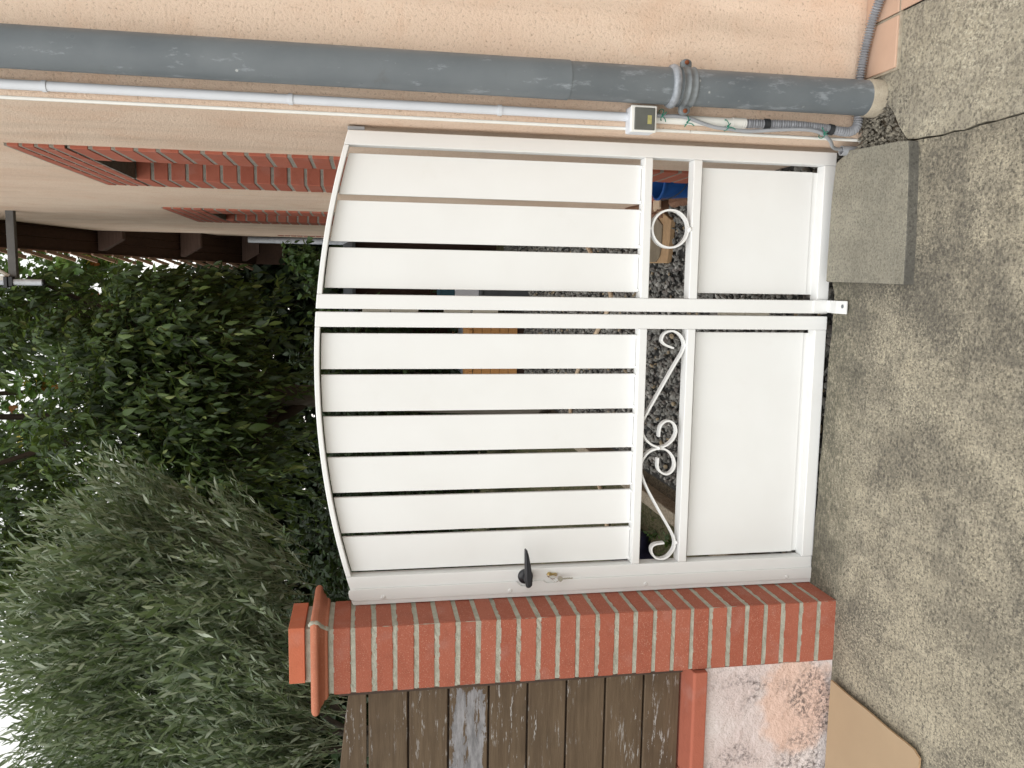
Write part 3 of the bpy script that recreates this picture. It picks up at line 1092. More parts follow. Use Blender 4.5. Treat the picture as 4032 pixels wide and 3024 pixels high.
# a blob of spilled mortar
obj('shaft', bm, ['brick', 'mortar'], pil)
bm = B()
prof = [(0.0, 0), (.004, .0), (.010, .006), (.011, .012), (.019, .016), (.024, .022), (.031, .025)]
for k in range(9):
    a = -math.pi/2+math.pi*k/8
    prof.append((.031+.0135*math.cos(a)*1.0, .0385+.0135*math.sin(a)))
prof += [(.0, .0535)]
rects = []
t = bmesh.new()
for o_, h in prof:
    rects.append([t.verts.new(p) for p in ((PX0-o_, PYF-o_, 1.7375+h), (PX1+o_, PYF-o_, 1.7375+h), (PX1+o_, PYB+o_, 1.7375+h), (PX0-o_, PYB+o_, 1.7375+h))])
for i in range(len(rects)-1):
    for k in range(4):
        t.faces.new((rects[i][k], rects[i][(k+1) % 4], rects[i+1][(k+1) % 4], rects[i+1][k]))
t.faces.new(rects[0][::-1])
t.faces.new(rects[-1])
merge(bm, t)
cap = obj('cap', bm, 'terra', pil, True)
bm = B()
# the mortar in the mitre joint at the front corner of the cap
tube(bm, [(PX1+o_-.0042, PYF-o_+.0042, 1.7375+h) for o_, h in prof[1:-1]], [.0062+.0010*math.sin(k*2.3) for k in range(len(prof)-2)], 10)
obj('mitre_joint', bm, 'mortar', cap, True)
bm = B()
box(bm, -1.160, -.986, -.172, .018, 1.790, 1.8085, .002)
obj('mortar_bed', bm, 'mortar', pil)
bm = B()
box(bm, -1.157, -.976, -.184, .026, 1.8085, 1.857, .002)
obj('coping_brick', bm, 'terra2', pil)

# ------------------------------------------------------------------ low wall and fence
lw = thing('low_wall', 'low wall of flaking pink render with a terracotta sill', 'wall', (-1.9, -.1, 0))
bm = B()
nx, nz = 90, 22
t = bmesh.new()
g = [[t.verts.new((-1.204-2.4*i/nx, -.178+random.uniform(-.0016, .0016), -.03+.506*k/nz)) for k in range(nz+1)] for i in range(nx+1)]
for i in range(nx):
    for k in range(nz):
        t.faces.new((g[i][k], g[i+1][k], g[i+1][k+1], g[i][k+1]))
merge(bm, t)
box(bm, -3.6, -1.204, -.174, .02, -.03, .475)
obj('wall', bm, 'pink', lw)
bm = B()
for i in range(6):
    x1 = -1.206-i*.402
    prism(bm, [(-.202, .476), (-.202, .520), (-.196, .526), (-.10, .527), (.03, .529), (.03, .476)], 'X', x1-.398, x1, .003)
obj('sill', bm, 'terra3', lw)

fe = thing('wooden_fence', 'fence of worn brown horizontal boards on the low pink wall', 'fence', (-1.9, -.09, .53))
gaps = [1.617, 1.483, 1.349, 1.213, 1.079, .943, .805, .666, .531]
def fz_top(x):
    return 1.678+(-1.25-x)*.135
bm = B()
pts = [(-1.226, gaps[0]+.0035), (-1.226, fz_top(-1.226))]
pts += [(-1.226-.12*k, fz_top(-1.226-.12*k)-(0.0009*k*k)) for k in range(1, 20)]
pts += [(-3.5, gaps[0]+.0035)]
prism(bm, pts, 'Y', -.100, -.078, .002)
obj('board', bm, 'fence', fe)
for i in range(8):
    bm = B()
    z1, z0 = gaps[i]-.0035, gaps[i+1]+.0035
    box(bm, -3.5, -1.226-random.uniform(0, .003), -.100+random.uniform(-.0015, .0015), -.078, z0, z1, .003)
    obj('board', bm, 'fencepeel' if i == 2 else 'fence', fe, False, 'board with a large peeled grey patch' if i == 2 else None)
bm = B()
prism(bm, [(-1.2045, .53), (-1.2045, 1.722), (-1.232, 1.722), (-1.232, .53)], 'Y', -.090, -.030, .002)
box(bm, -3.5, -1.2355, -.0765, -.06, .56, 1.60)
obj('post', bm, 'fencedk', fe)
bm = B()
box(bm, -1.245, -1.2025, -.1135, -.1015, .53, 1.708, .002)
obj('batten', bm, 'fencedk', fe)

# ------------------------------------------------------------------ cardboard
cbd = thing('cardboard_sheet', 'brown cardboard sheet lying on the concrete against the low wall', 'cardboard', (-1.7, -.45, 0))
bm = B()
t = bmesh.new()
nx, ny = 36, 16
def cz(x, y):
    u = (-1.265-x)
    vv = max(0, min(1, (y+.675)/.455))
    return .020+.004*vv+.0015*math.sin(u*5)
top, bot = [], []
for i in range(nx+1):
    x = -1.262-.95*i/nx
    ct, cbm = [], []
    for k in range(ny+1):
        y = -.680+.467*k/ny
        xx = x
        if i == 0 and k == 0:
            xx -= .012
        if i == 0:
            xx += .0012*math.sin(k*.9)
        z = cz(xx, y)
        ct.append(t.verts.new((xx, y, z)))
        cbm.append(t.verts.new((xx, y, z-.0065)))
    top.append(ct)
    bot.append(cbm)
for i in range(nx):
    for k in range(ny):
        t.faces.new((top[i][k], top[i+1][k], top[i+1][k+1], top[i][k+1]))
        t.faces.new((bot[i][k+1], bot[i+1][k+1], bot[i+1][k], bot[i][k]))
merge(bm, t, 0)
t = bmesh.new()
per = [(0, k) for k in range(ny+1)]+[(i, ny) for i in range(1, nx+1)]+[(nx, k) for k in range(ny-1, -1, -1)]+[(i, 0) for i in range(nx-1, 0, -1)]
def cpt(i, k, b):
    x = -1.262-.95*i/nx
    y = -.680+.467*k/ny
    if i == 0 and k == 0:
        x -= .012
    if i == 0:
        x += .0012*math.sin(k*.9)
    return (x, y, cz(x, y)-(.0065 if b else 0))
va = [t.verts.new(cpt(i, k, 0)) for i, k in per]
vb = [t.verts.new(cpt(i, k, 1)) for i, k in per]
for q in range(len(per)):
    q2 = (q+1) % len(per)
    t.faces.new((va[q], va[q2], vb[q2], vb[q]))
merge(bm, t, 1)
obj('sheet', bm, ['card', 'cardedge'], cbd, False)

# concrete slab before the gate
sl_ = B()
t = bmesh.new()
pts = [(.110, -.471), (.250, -.469), (.40, -.461), (.512, -.452), (.534, -.446), (.540, -.40), (.544, -.30), (.549, -.20), (.553, -.140), (.52, -.064), (.40, -.050), (.2, -.046), (.119, -.046), (.115, -.25)]
prism(sl_, pts, 'Z', -.03, .034, .004)
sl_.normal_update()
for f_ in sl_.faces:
    if abs(f_.normal.z) < .5:  # upright faces of the slab take the darker concrete
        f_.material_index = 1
tag(obj('doorstep_slab', sl_, ['slab', 'slabside']), 'small grey concrete slab with a darker edge at the foot of the narrow gate leaf', 'slab')

# ------------------------------------------------------------------ the gate
AXC, AZT, AR = -.19, 1.780, 2.589
def zarc(x, dr=0):
    return AZT-AR+math.sqrt((AR-dr)**2-(x-AXC)**2)
GY0, GY1 = 0.0, .050
SY0, SY1 = .030, .044
def xs(a, b, n):
    return [a+(b-a)*i/n for i in range(n+1)]
def arc_bar(bm, x0, x1, dr0, dr1, y0, y1, bev=.0025, n=22):
    pts = [(x, zarc(x, dr0)) for x in xs(x0, x1, n)]+[(x, zarc(x, dr1)) for x in xs(x1, x0, n)]
    prism(bm, pts, 'Y', y0, y1, bev)
def stile(bm, x0, x1, z0, y0=GY0, y1=GY1):
    pts = [(x0, z0), (x0, zarc(x0)), (x1, zarc(x1)), (x1, z0)]
    prism(bm, pts, 'Y', y0, y1, .0025)
def slat(parent, x0, x1, z0):
    bm = B()
    pts = [(x0, z0)]+[(x, zarc(x, .0200)) for x in xs(x0, x1, 6)]+[(x1, z0)]
    prism(bm, pts, 'Y', SY0, SY1, .002)
    for x in (x0+.006, x1-.006):
        weld(bm, x, .6935, .0050+.002*random.random(), SY0-.001)
    obj('slat', bm, 'paint', parent)

def weld(bm, x, z, r=.005, y=.014):
    t = bmesh.new()
    bmesh.ops.create_icosphere(t, subdivisions=2, radius=1)
    for v in t.verts:
        v.co = Vector((x+v.co.x*r, y+v.co.y*r*1.6, z+v.co.z*r*.8))
    merge(bm, t)

def rails(parent, x0, x1):
    for (z0, z1) in ((.6625, .691), (.4867, .517), (-.0075, .0365)):
        bm = B()
        box(bm, x0, x1, GY0+.0004, GY1, z0, z1, .0025)
        obj('rail', bm, 'paint', parent)

leafR = thing('gate_leaf', 'narrow white gate leaf of three slats and a ring against the house wall', 'gate', (.29, .02, 0), 'leaves of the white garden gate')
for (a, b) in ((.5225, .5675), (.0075, .0535)):
    bm = B()
    stile(bm, a, b, -.0085)
    obj('stile', bm, 'paint', leafR)
bm = B()
arc_bar(bm, .054, .522, .0004, .0165, .0006, GY1-.0006)
obj('arched_rail', bm, 'paint', leafR)
rails(leafR, .0539, .5221)
for (a, b) in ((.3715, .5005), (.2225, .3525), (.0735, .2030)):
    slat(leafR, a, b, .692)
bm = B()
box(bm, .0735, .5020, .0445, .0485, .030, .488, .001)
box(bm, .0735, .5020, .034, .0440, .060, .4715, .0025)
obj('panel', bm, 'paint', leafR)
bm = B()
t = bmesh.new()
rc, ro, ri = (.290, .5895), .0665, .0600
N = 56
for k in range(N):
    a0, a1 = 2*math.pi*k/N, 2*math.pi*(k+1)/N
    q = []
    for a in (a0, a1):
        for r_ in (ro, ri):
            for y_ in (.008, .032):
                q.append(t.verts.new((rc[0]+r_*math.cos(a), y_, rc[1]+r_*math.sin(a)*1.02)))
    t.faces.new((q[0], q[2], q[6], q[4]))
    t.faces.new((q[1], q[5], q[7], q[3]))
    t.faces.new((q[0], q[4], q[5], q[1]))
    t.faces.new((q[2], q[3], q[7], q[6]))
bmesh.ops.remove_doubles(t, verts=t.verts[:], dist=1e-5)
merge(bm, t)
weld(bm, .290, .522, .010, .010)
weld(bm, .290, .658, .007, .020)
obj('ring', bm, 'paint', leafR)
# bent foot plate with a bolt
bm = B()
prism(bm, [(-.006, .05), (-.006, -.004), (-.012, -.014), (-.088, .0085), (-.148, .0085), (-.148, .0145), (-.086, .0145), (-.012, -.006), (-.0004, .002), (-.0004, .05)], 'X', .0105, .0545, .0012)
fpz = obj('foot_plate', bm, 'paint', leafR)
bm = B()
lathe(bm, [(.0065, 0), (.0065, .002), (.003, .004)], (.036, -.128, .0146), 14)
obj('foot_bolt', bm, 'zinc', fpz, True)
bm = B()
box(bm, .5685, .580, .004, .030, 1.615, 1.668, .002)
obj('hinge_bracket', bm, 'pvcg', leafR)

leafL = thing('gate_leaf', 'wide white gate leaf of six slats and scrolls beside the brick pillar', 'gate', (-.47, .02, 0), 'leaves of the white garden gate')
bm = B()
stile(bm, -.0510, -.0030, -.0085)
obj('stile', bm, 'paint', leafL)
bm = B()
stile(bm, -.9500, -.8860, -.0040)
obj('stile', bm, 'paint', leafL)
bm = B()
arc_bar(bm, -.8855, -.0515, .0004, .0165, .0006, GY1-.0006, n=34)
obj('arched_rail', bm, 'paint', leafL)
rails(leafL, -.8857, -.0513)
for (a, b) in ((-.1905, -.0730), (-.3310, -.2090), (-.4690, -.3475), (-.6045, -.4845), (-.7435, -.6210), (-.8765, -.7565)):
    slat(leafL, a, b, .692)
bm = B()
box(bm, -.8760, -.0645, .0445, .0485, .030, .488, .001)
box(bm, -.8760, -.0630, .034, .0440, .060, .4715, .0025)
obj('panel', bm, 'paint', leafL)

def scroll(parent, pts, name='scroll'):
    P = [Vector((x, 0, z)) for x, z in pts]
    P = smooth_path(P, 6)
    # relax hand-measured wobble
    for _ in range(10):
        P = [P[0]]+[(P[i-1]+P[i]*2+P[i+1])/4 for i in range(1, len(P)-1)]+[P[-1]]
    bm = B()
    t = bmesh.new()
    hw = .0032
    rows = []
    n = len(P)
    for i in range(n):
        d = (P[min(i+1, n-1)]-P[max(i-1, 0)]).normalized()
        nr = Vector((-d.z, 0, d.x))
        a, b = P[i]+nr*hw, P[i]-nr*hw
        rows.append([t.verts.new(a+Vector((0, .012, 0))), t.verts.new(b+Vector((0, .012, 0))), t.verts.new(b+Vector((0, .034, 0))), t.verts.new(a+Vector((0, .034, 0)))])
    for i in range(n-1):
        for k in range(4):
            t.faces.new((rows[i][k], rows[i][(k+1) % 4], rows[i+1][(k+1) % 4], rows[i+1][k]))
    t.faces.new(rows[0][::-1])
    t.faces.new(rows[-1])
    merge(bm, t)
    return bm
S1 = [(-.1188, .5592), (-.1095, .5850), (-.1030, .5961), (-.0945, .6034), (-.0838, .6038), (-.0719, .5987), (-.0635, .589), (-.0593, .5767), (-.0592, .5616), (-.0645, .5476), (-.0751, .5346), (-.0894, .5252), (-.105, .5207), (-.1206, .5226), (-.1374, .5295), (-.153, .5389), (-.1746, .5519), (-.1974, .5648), (-.28, .6110), (-.3646, .6577), (-.3766, .6620), (-.3948, .6642), (-.4131, .6623), (-.4315, .6553), (-.4476, .6422), (-.4602, .6253), (-.4679, .6073), (-.4688, .5921), (-.4636, .5732), (-.4517, .5571), (-.4371, .545), (-.4188, .5381), (-.4066, .538), (-.3942, .5416), (-.3843, .5484), (-.3769, .5589), (-.3749, .5704), (-.3778, .5817), (-.3862, .5915), (-.3946, .5974), (-.4056, .5996), (-.419, .6009), (-.4312, .6011)]
S2 = [(-.5067, .602), (-.5246, .602), (-.5369, .6021), (-.5494, .5978), (-.5608, .5872), (-.5661, .5743), (-.5658, .5615), (-.558, .549), (-.5446, .5406), (-.5298, .5387), (-.5136, .5419), (-.4999, .5488), (-.4873, .5595), (-.4784, .5726), (-.4739, .5855), (-.4736, .6007), (-.4763, .6171), (-.4833, .6333), (-.4941, .6455), (-.5086, .6563), (-.5232, .6621), (-.5355, .6636), (-.5515, .6624), (-.5675, .6593), (-.6096, .6414), (-.6729, .6051), (-.7326, .5687), (-.7734, .5435), (-.797, .5317), (-.8163, .5266), (-.8352, .528), (-.8518, .536), (-.8682, .5504), (-.8759, .5674), (-.8762, .5846), (-.8702, .5998), (-.8549, .6111), (-.8379, .615), (-.8265, .6101), (-.8207, .5974), (-.8192, .5825), (-.8178, .5675)]
for k, S in enumerate((S1, S2)):
    bm = scroll(leafL, S)
    if k == 0:
        weld(bm, -.107, .5178, .007, .014)
        weld(bm, -.4712, .600, .006, .014)
    else:
        weld(bm, -.8165, .5222, .007, .014)
        weld(bm, -.535, .6645, .005, .02)
    obj('scroll', bm, 'paint', leafL)

# cover strip on the lock stile with dips round handle and lock
def strip_in(z):
    x = -.9265
    for c, hw, dp_ in ((1.0755, .034, .017), (.985, .034, .010)):
        d = abs(z-c)
        if d < hw:
            x -= dp_*(min(1, 1.6*(.5+.5*math.cos(math.pi*d/hw))))
    return x
zz = xs(-.012, 1.661, 6)[:1]+xs(.93, 1.12, 60)+[1.655]
pts = [(strip_in(z), z) for z in zz]+[(-.931, 1.6755), (-.940, 1.6775), (-.957, 1.6745), (-.9655, 1.668), (-.9685, 1.655), (-.9685, -.012)]
bm = B()
prism(bm, pts, 'Y', -.0065, -.0004, .0018)
strip = obj('cover_strip', bm, 'paint', leafL)
bm = B()
prism(bm, [(-.9688, -.004), (-.9688, 1.668), (-.976, 1.665), (-.9832, 1.660), (-.9832, -.004)], 'Y', -.0035, .016, .0015)
obj('strip_lip', bm, 'paint', strip)
for z in (1.562, 1.129, .639, .097):
    bm = B()
    lathe(bm, [(.0070, 0), (.0070, -.0012), (.0055, -.0026), (.0035, -.0026), (.0028, -.0014), (.0012, -.0014), (.0010, -.0026), (.0004, -.0028)], (-.9575, -.0065, z), 18, 0, 'Y')
    obj('screw', bm, 'paint', strip, True)
# lever handle
hd = obj('handle', (lambda b: (lathe(b, [(.0265, 0), (.0265, -.006), (.024, -.010), (.012, -.0115), (.0115, -.050), (.006, -.052)], (-.9100, -.0002, 1.0750), 28, 0, 'Y'), b)[1])(B()), 'black', leafL, True)
bm = B()
up = [(-.928, 1.0835), (-.905, 1.0865), (-.87, 1.0880), (-.83, 1.0895), (-.7975, 1.0900)]
lo = [(-.795, 1.0855), (-.80, 1.0810), (-.82, 1.0755), (-.85, 1.0690), (-.88, 1.0645), (-.905, 1.0620), (-.922, 1.0630), (-.930, 1.0690), (-.931, 1.0780)]
prism(bm, up+lo, 'Y', -.066, -.044, .005, 0, 3)
obj('lever', bm, 'black', hd, False)
# lock cylinder
bm = B()
pts = [(-.9078+.0090*math.cos(a), .9905+.0090*math.sin(a)) for a in [math.radians(-58+296*k/20) for k in range(21)]]
lo = [(-.9078-.0050+.0100*k/8, .9660-.0035*math.sin(math.pi*k/8)) for k in range(9)]
prism(bm, pts+lo, 'Y', -.0095, -.0002, .0008)
lk = obj('lock_cylinder', bm, 'brass', leafL)
bm = B()
lathe(bm, [(.0068, 0), (.0068, -.0015), (.0055, -.002)], (-.9078, -.0094, .9905), 18, 0, 'Y')
obj('plug', bm, 'brass', lk, True)
# three hinges in the gap between the leaves
for (z0, za, zb, z1) in ((1.444, 1.532, 1.538, 1.626), (1.177, 1.262, 1.270, 1.358), (.196, .287, .290, .385)):
    bm = B()
    tube(bm, [(.0022, .046, z0), (.0022, .046, za)], .0085, 14)
    tube(bm, [(.0022, .046, zb), (.0022, .046, z1)], .0085, 14)
    tube(bm, [(.0022, .046, za-.002), (.0022, .046, zb+.002)], .005, 10, True, 1)
    obj('hinge', bm, ['cream', 'steel'], leafL, True)

# keys hanging at the lock
kb = thing('key_bunch', 'two small nickel keys on a ring hanging from the gate lock', 'keys', (-.908, -.02, .98))
bm = B()
tube(bm, [Vector((-.9165+.0110*math.cos(a), -.020+.006*math.cos(a), .9715+.0112*math.sin(a))) for a in [2*math.pi*k/28 for k in range(29)]], .0009, 8, False)
obj('ring', bm, 'steel', kb, True)
def flatkey(bm, cx, cy, cz_, ang, L):
    t = bmesh.new()
    pts = []
    for k in range(17):
        a = math.radians(35+290*k/16)+math.pi/2*0
        pts.append((.0092*math.cos(a), .0098*math.sin(a)))
    pts = [(p[0], p[1]) for p in pts]
    # bow at origin, blade towards +x
    pts = pts+[(.0085, -.0040), (.0095, -.0028), (L-.003, -.0028), (L, -.0005), (L-.002, .0012), (L-.010, .0012), (L-.012, .0022), (.0095, .0028), (.0085, .0040)]
    va = [t.verts.new((p[0], -.0011, p[1])) for p in pts]
    vb = [t.verts.new((p[0], .0011, p[1])) for p in pts]
    t.faces.new(va)
    t.faces.new(vb[::-1])
    n = len(pts)
    for i in range(n):
        t.faces.new((va[i], vb[i], vb[(i+1) % n], va[(i+1) % n]))
    M_ = Matrix.Translation((cx, cy, cz_)) @ Matrix.Rotation(ang[2], 4, 'Z') @ Matrix.Rotation(ang[1], 4, 'Y')
    t.transform(M_)
    merge(bm, t)
bm = B()
flatkey(bm, -.9178, -.024, .9560, (0, math.radians(88), .5), .046)
obj('key', bm, 'steel', kb)
bm = B()
t0 = Vector((-.9078, -.030, .9875))
flatkey(bm, -.9085, -.030, .9845, (0, math.radians(-60), math.radians(75)), .022)
obj('key', bm, 'steel', kb)

# ------------------------------------------------------------------ things in the yard
def gpath_z(y=0):
    return -.045
hb = B()
hp = smooth_path([(.42, 3.45, -.035), (.2, 3.0, -.035), (.034, 2.742, -.035), (-.086, 2.834, -.035), (-.222, 3.043, -.035), (-.40, 3.35, -.035), (-.578, 3.586, -.035), (-.77, 3.76, -.035), (-.927, 3.773, -.035), (-1.05, 3.6, -.03), (-1.146, 3.3, -.03), (-1.25, 3.1, -.04), (-1.349, 2.903, -.045), (-1.6, 2.7, -.05)], 8)
tube(hb, hp, .016, 10)
tag(obj('garden_hose', hb, 'palewood', None, True), 'pale beige hose curving across the gravel behind the gate', 'hose')

kr = B()
for i in range(5):
    y0 = .35+i*1.0
    box(kr, -1.175+random.uniform(-.003, .003), -1.100, y0, y0+.992, -.2, .008, .006)
tag(obj('kerb', kr, 'kerb'), 'weathered beige concrete kerb edging the gravel behind the wide gate leaf', 'kerb')

nv = thing('tarpaulin', 'dark navy tarpaulin bundle lying on the soil by the kerb', 'tarpaulin', (-1.62, 1.95, -.07))
t = bmesh.new()
bmesh.ops.create_icosphere(t, subdivisions=4, radius=1)
for v in t.verts:
    r_ = 1+.06*math.sin(v.co.x*9+v.co.y*4)+.05*math.sin(v.co.y*11+v.co.z*7)
    v.co = Vector((-1.66+.27*v.co.x*r_, 2.0+.27*v.co.y*r_, max(-.075, -.02+.15*v.co.z*r_)))
bm = B()
merge(bm, t)
obj('cover', bm, 'navy', nv, True)

def lathe_open(bm, c, prof, seg=32):
    t = bmesh.new()
    rings = [[t.verts.new((c[0]+r*math.cos(2*math.pi*k/seg), c[1]+r*math.sin(2*math.pi*k/seg), c[2]+h)) for k in range(seg)] for r, h in prof]
    for i in range(len(rings)-1):
        for k in range(seg):
            t.faces.new((rings[i][k], rings[i][(k+1) % seg], rings[i+1][(k+1) % seg], rings[i+1][k]))
    t.faces.new(rings[0][::-1])
    t.faces.new(rings[-1])
    merge(bm, t)
bk = thing('bucket', 'blue plastic bucket standing by the brick door surround', 'bucket', (.47, 1.25, -.06))
bm = B()
lathe_open(bm, (.618, 1.20, -.06), [(.080, 0), (.100, .262), (.107, .264), (.107, .273), (.098, .276), (.095, .272), (.078, .012)])
obj('tub', bm, 'blue', bk, True)
bm = B()
hpts = [(.618+.106*math.cos(a), 1.20-.100*abs(math.sin(a))-.012, .200-.10*math.sin(a)) for a in [math.pi*k/18 for k in range(19)]]
tube(bm, hpts, .0025, 8)
obj('bail', bm, 'darkring', bk, True)

for i, (p, q, r_, lab) in enumerate((((.556, 2.40, -.028), (.552, 1.74, -.028), .036, 'thick split firewood log lying farthest along the house wall'),
                                     ((.553, 1.62, -.034), (.548, 1.36, -.034), .030, 'thin reddish firewood log lying nearest the blue bucket'),
                                     ((.505, 2.06, -.040), (.498, 1.78, -.040), .020, 'small dark firewood stick lying beside the thick log'))):
    bm = B()
    n_ = 7
    P_ = [Vector(p).lerp(Vector(q), k/(n_-1)) for k in range(n_)]
    tube(bm, P_, [r_*(1+.12*math.sin(k*2.1+i)) for k in range(n_)], 9)
    tag(obj('firewood_log', bm, 'log'), lab, 'log', 'firewood logs on the gravel')
bm = B()
prism(bm, [(.60, 1.70), (.525, 1.69), (.518, 1.71), (.527, 1.74), (.512, 1.775), (.523, 1.79), (.60, 1.80)], 'Z', .012, .024, .002)
tag(obj('wooden_lath', bm, 'palewood'), 'pale splintered wooden lath lying across the firewood', 'lath')

# broad curved clay tile on the gravel
ct = thing('roof_tile', 'large weathered clay tile lying flat on the gravel behind the ring', 'tile', (.33, 1.88, -.06))
bm = B()
prism(bm, [(.226, 1.70), (.29, 1.675), (.46, 1.655), (.55, 1.9), (.52, 2.12), (.236, 2.10)], 'Z', -.062, -.032, .004)
obj('edge', bm, 'flagedge', ct)
bm = B()
prism(bm, [(.236, 1.86), (.262, 1.80), (.315, 1.775), (.44, 1.768), (.51, 1.9), (.50, 2.09), (.24, 2.075)], 'Z', -.0315, -.022, .003)
obj('face', bm, 'flag', ct)

# pallet of fresh boards, bin, tubs, shed: seen in slivers through the gate
pl = thing('plank_stack', 'stack of fresh orange pine boards under a bluish sheet in the garden', 'timber', (-.62, 6.6, 0))
bm = B()
for i in range(7):
    box(bm, -.90+i*.088, -.90+i*.088+.084, 5.9, 7.6, .50, .535, .003)
obj('boards', bm, 'pine', pl)
bm = B()
for i in range(5):
    box(bm, -.88, -.31, 5.915, 5.94, .40-i*.095, .49-i*.095, .003)
obj('front_boards', bm, 'pine', pl)
bm = B()
prism(bm, [(-.9, 6.45), (-.31, 6.45), (-.31, 6.75), (-.55, 6.95), (-.9, 6.9)], 'Z', .536, .545)
obj('cover_sheet', bm, 'sheet', pl)
bm = B()
box(bm, -.86, -.33, 5.95, 7.5, -.08, .02)
obj('skid', bm, 'shed', pl)

sh = thing('garden_shed', 'dark brown wooden garden shed behind the trees', 'shed', (-.2, 8.4, 0))
bm = B()
for i in range(16):
    box(bm, -.55+i*.085, -.55+i*.085+.082, 8.0, 8.03, -.08, 1.75, .003)
box(bm, -.55, .62, 8.03, 9.0, -.08, 1.74)
obj('wall', bm, 'shed', sh)
bm = B()
prism(bm, [(7.85, 1.72), (9.1, 1.86), (9.1, 1.90), (7.85, 1.76)], 'X', -.62, .62, .004)
obj('roof', bm, 'bin', sh)

bn = thing('storage_bin', 'dark grey storage bin standing on the gravel by the garden shed', 'bin', (.0, 5.9, -.07))
bm = B()
prism(bm, [(-.12, -.07), (.22, -.07), (.25, .42), (-.15, .42)], 'Y', 5.72, 6.15, .01)
obj('body', bm, 'bin', bn)
bm = B()
box(bm, -.16, .26, 5.70, 6.17, .42, .45, .006)
obj('lid', bm, 'bin', bn)
wt = B()
prism(wt, [(-.06, .451), (.2, .451), (.23, .70), (-.09, .70)], 'Y', 5.78, 6.08, .012)
tag(obj('white_tub', wt, 'whiteplastic'), 'white plastic tub on the lid of the grey storage bin', 'tub')
tc = B()
box(tc, -.08, .22, 5.80, 6.06, .701, .86, .008)
box(tc, -.09, .23, 5.79, 6.07, .84, .862, .004)
tag(obj('teal_crate', tc, 'teal'), 'dark teal plastic crate stacked on the white tub', 'crate')

# ------------------------------------------------------------------ vegetation
def norm(a):
    return a/np.maximum(np.linalg.norm(a, axis=-1, keepdims=True), 1e-9)

def leaf_mesh(base, d, nrm, L, W, tmpl, curl, fold):
    """tmpl: rows of (t, halfwidth); each row has left, mid, right."""
    n = len(base)
    s = norm(np.cross(d, nrm))
    nn = np.cross(s, d)
    cols = []
    for (tt, hw) in tmpl:
        mid = base+d*(L*tt)[:, None]-nn*(curl*L*tt*tt)[:, None]
        side = s*(W*hw)[:, None]
        lift = nn*(fold*W*hw)[:, None]
        cols += [mid-side+lift, mid, mid+side+lift]
    V = np.stack(cols, 1)
    R_ = len(tmpl)
    q = []
    for i in range(R_-1):
        a = i*3
        q += [[a, a+1, a+4, a+3], [a+1, a+2, a+5, a+4]]
    F = np.array(q)[None]+(np.arange(n)*R_*3)[:, None, None]
    return V.reshape(-1, 3), F.reshape(-1, 4)

T_BROAD = [(0, .03), (.18, .34), (.42, .50), (.70, .36), (.90, .12), (1.0, .01)]
T_OLIVE = [(0, .05), (.25, .42), (.6, .45), (1.0, .02)]
T_IVY = [(0, .08), (.25, .55), (.55, .42), (1.0, .02)]
T_MAPLE = [(0, .04), (.10, .52), (.22, .30), (.40, .56), (.55, .26), (.75, .30), (1.0, .01)]

def ribbon_twigs(P0, P1, P2, r):
    """thin three-sided stems, quadratic through P0, P1, P2"""
    n = len(P0)
    K = 4
    a = RNG.normal(size=(n, 3))
    ax = norm(P2-P0)
    u = norm(a-ax*np.sum(a*ax, 1, keepdims=True))
    w_ = np.cross(ax, u)
    cols = []
    for k in range(K):
        t_ = k/(K-1)
        c = P0*(1-t_)**2+P1*2*t_*(1-t_)+P2*t_*t_
        rr = r*(1-.6*t_)
        for j in range(3):
            an = 2*np.pi*j/3
            cols.append(c+(u*np.cos(an)+w_*np.sin(an))*rr[:, None])
    V = np.stack(cols, 1)
    q = []
    for k in range(K-1):
        for j in range(3):
            q.append([k*3+j, k*3+(j+1) % 3, (k+1)*3+(j+1) % 3, (k+1)*3+j])
    F = np.array(q)[None]+(np.arange(n)*K*3)[:, None, None]
    return V.reshape(-1, 3), F.reshape(-1, 4)

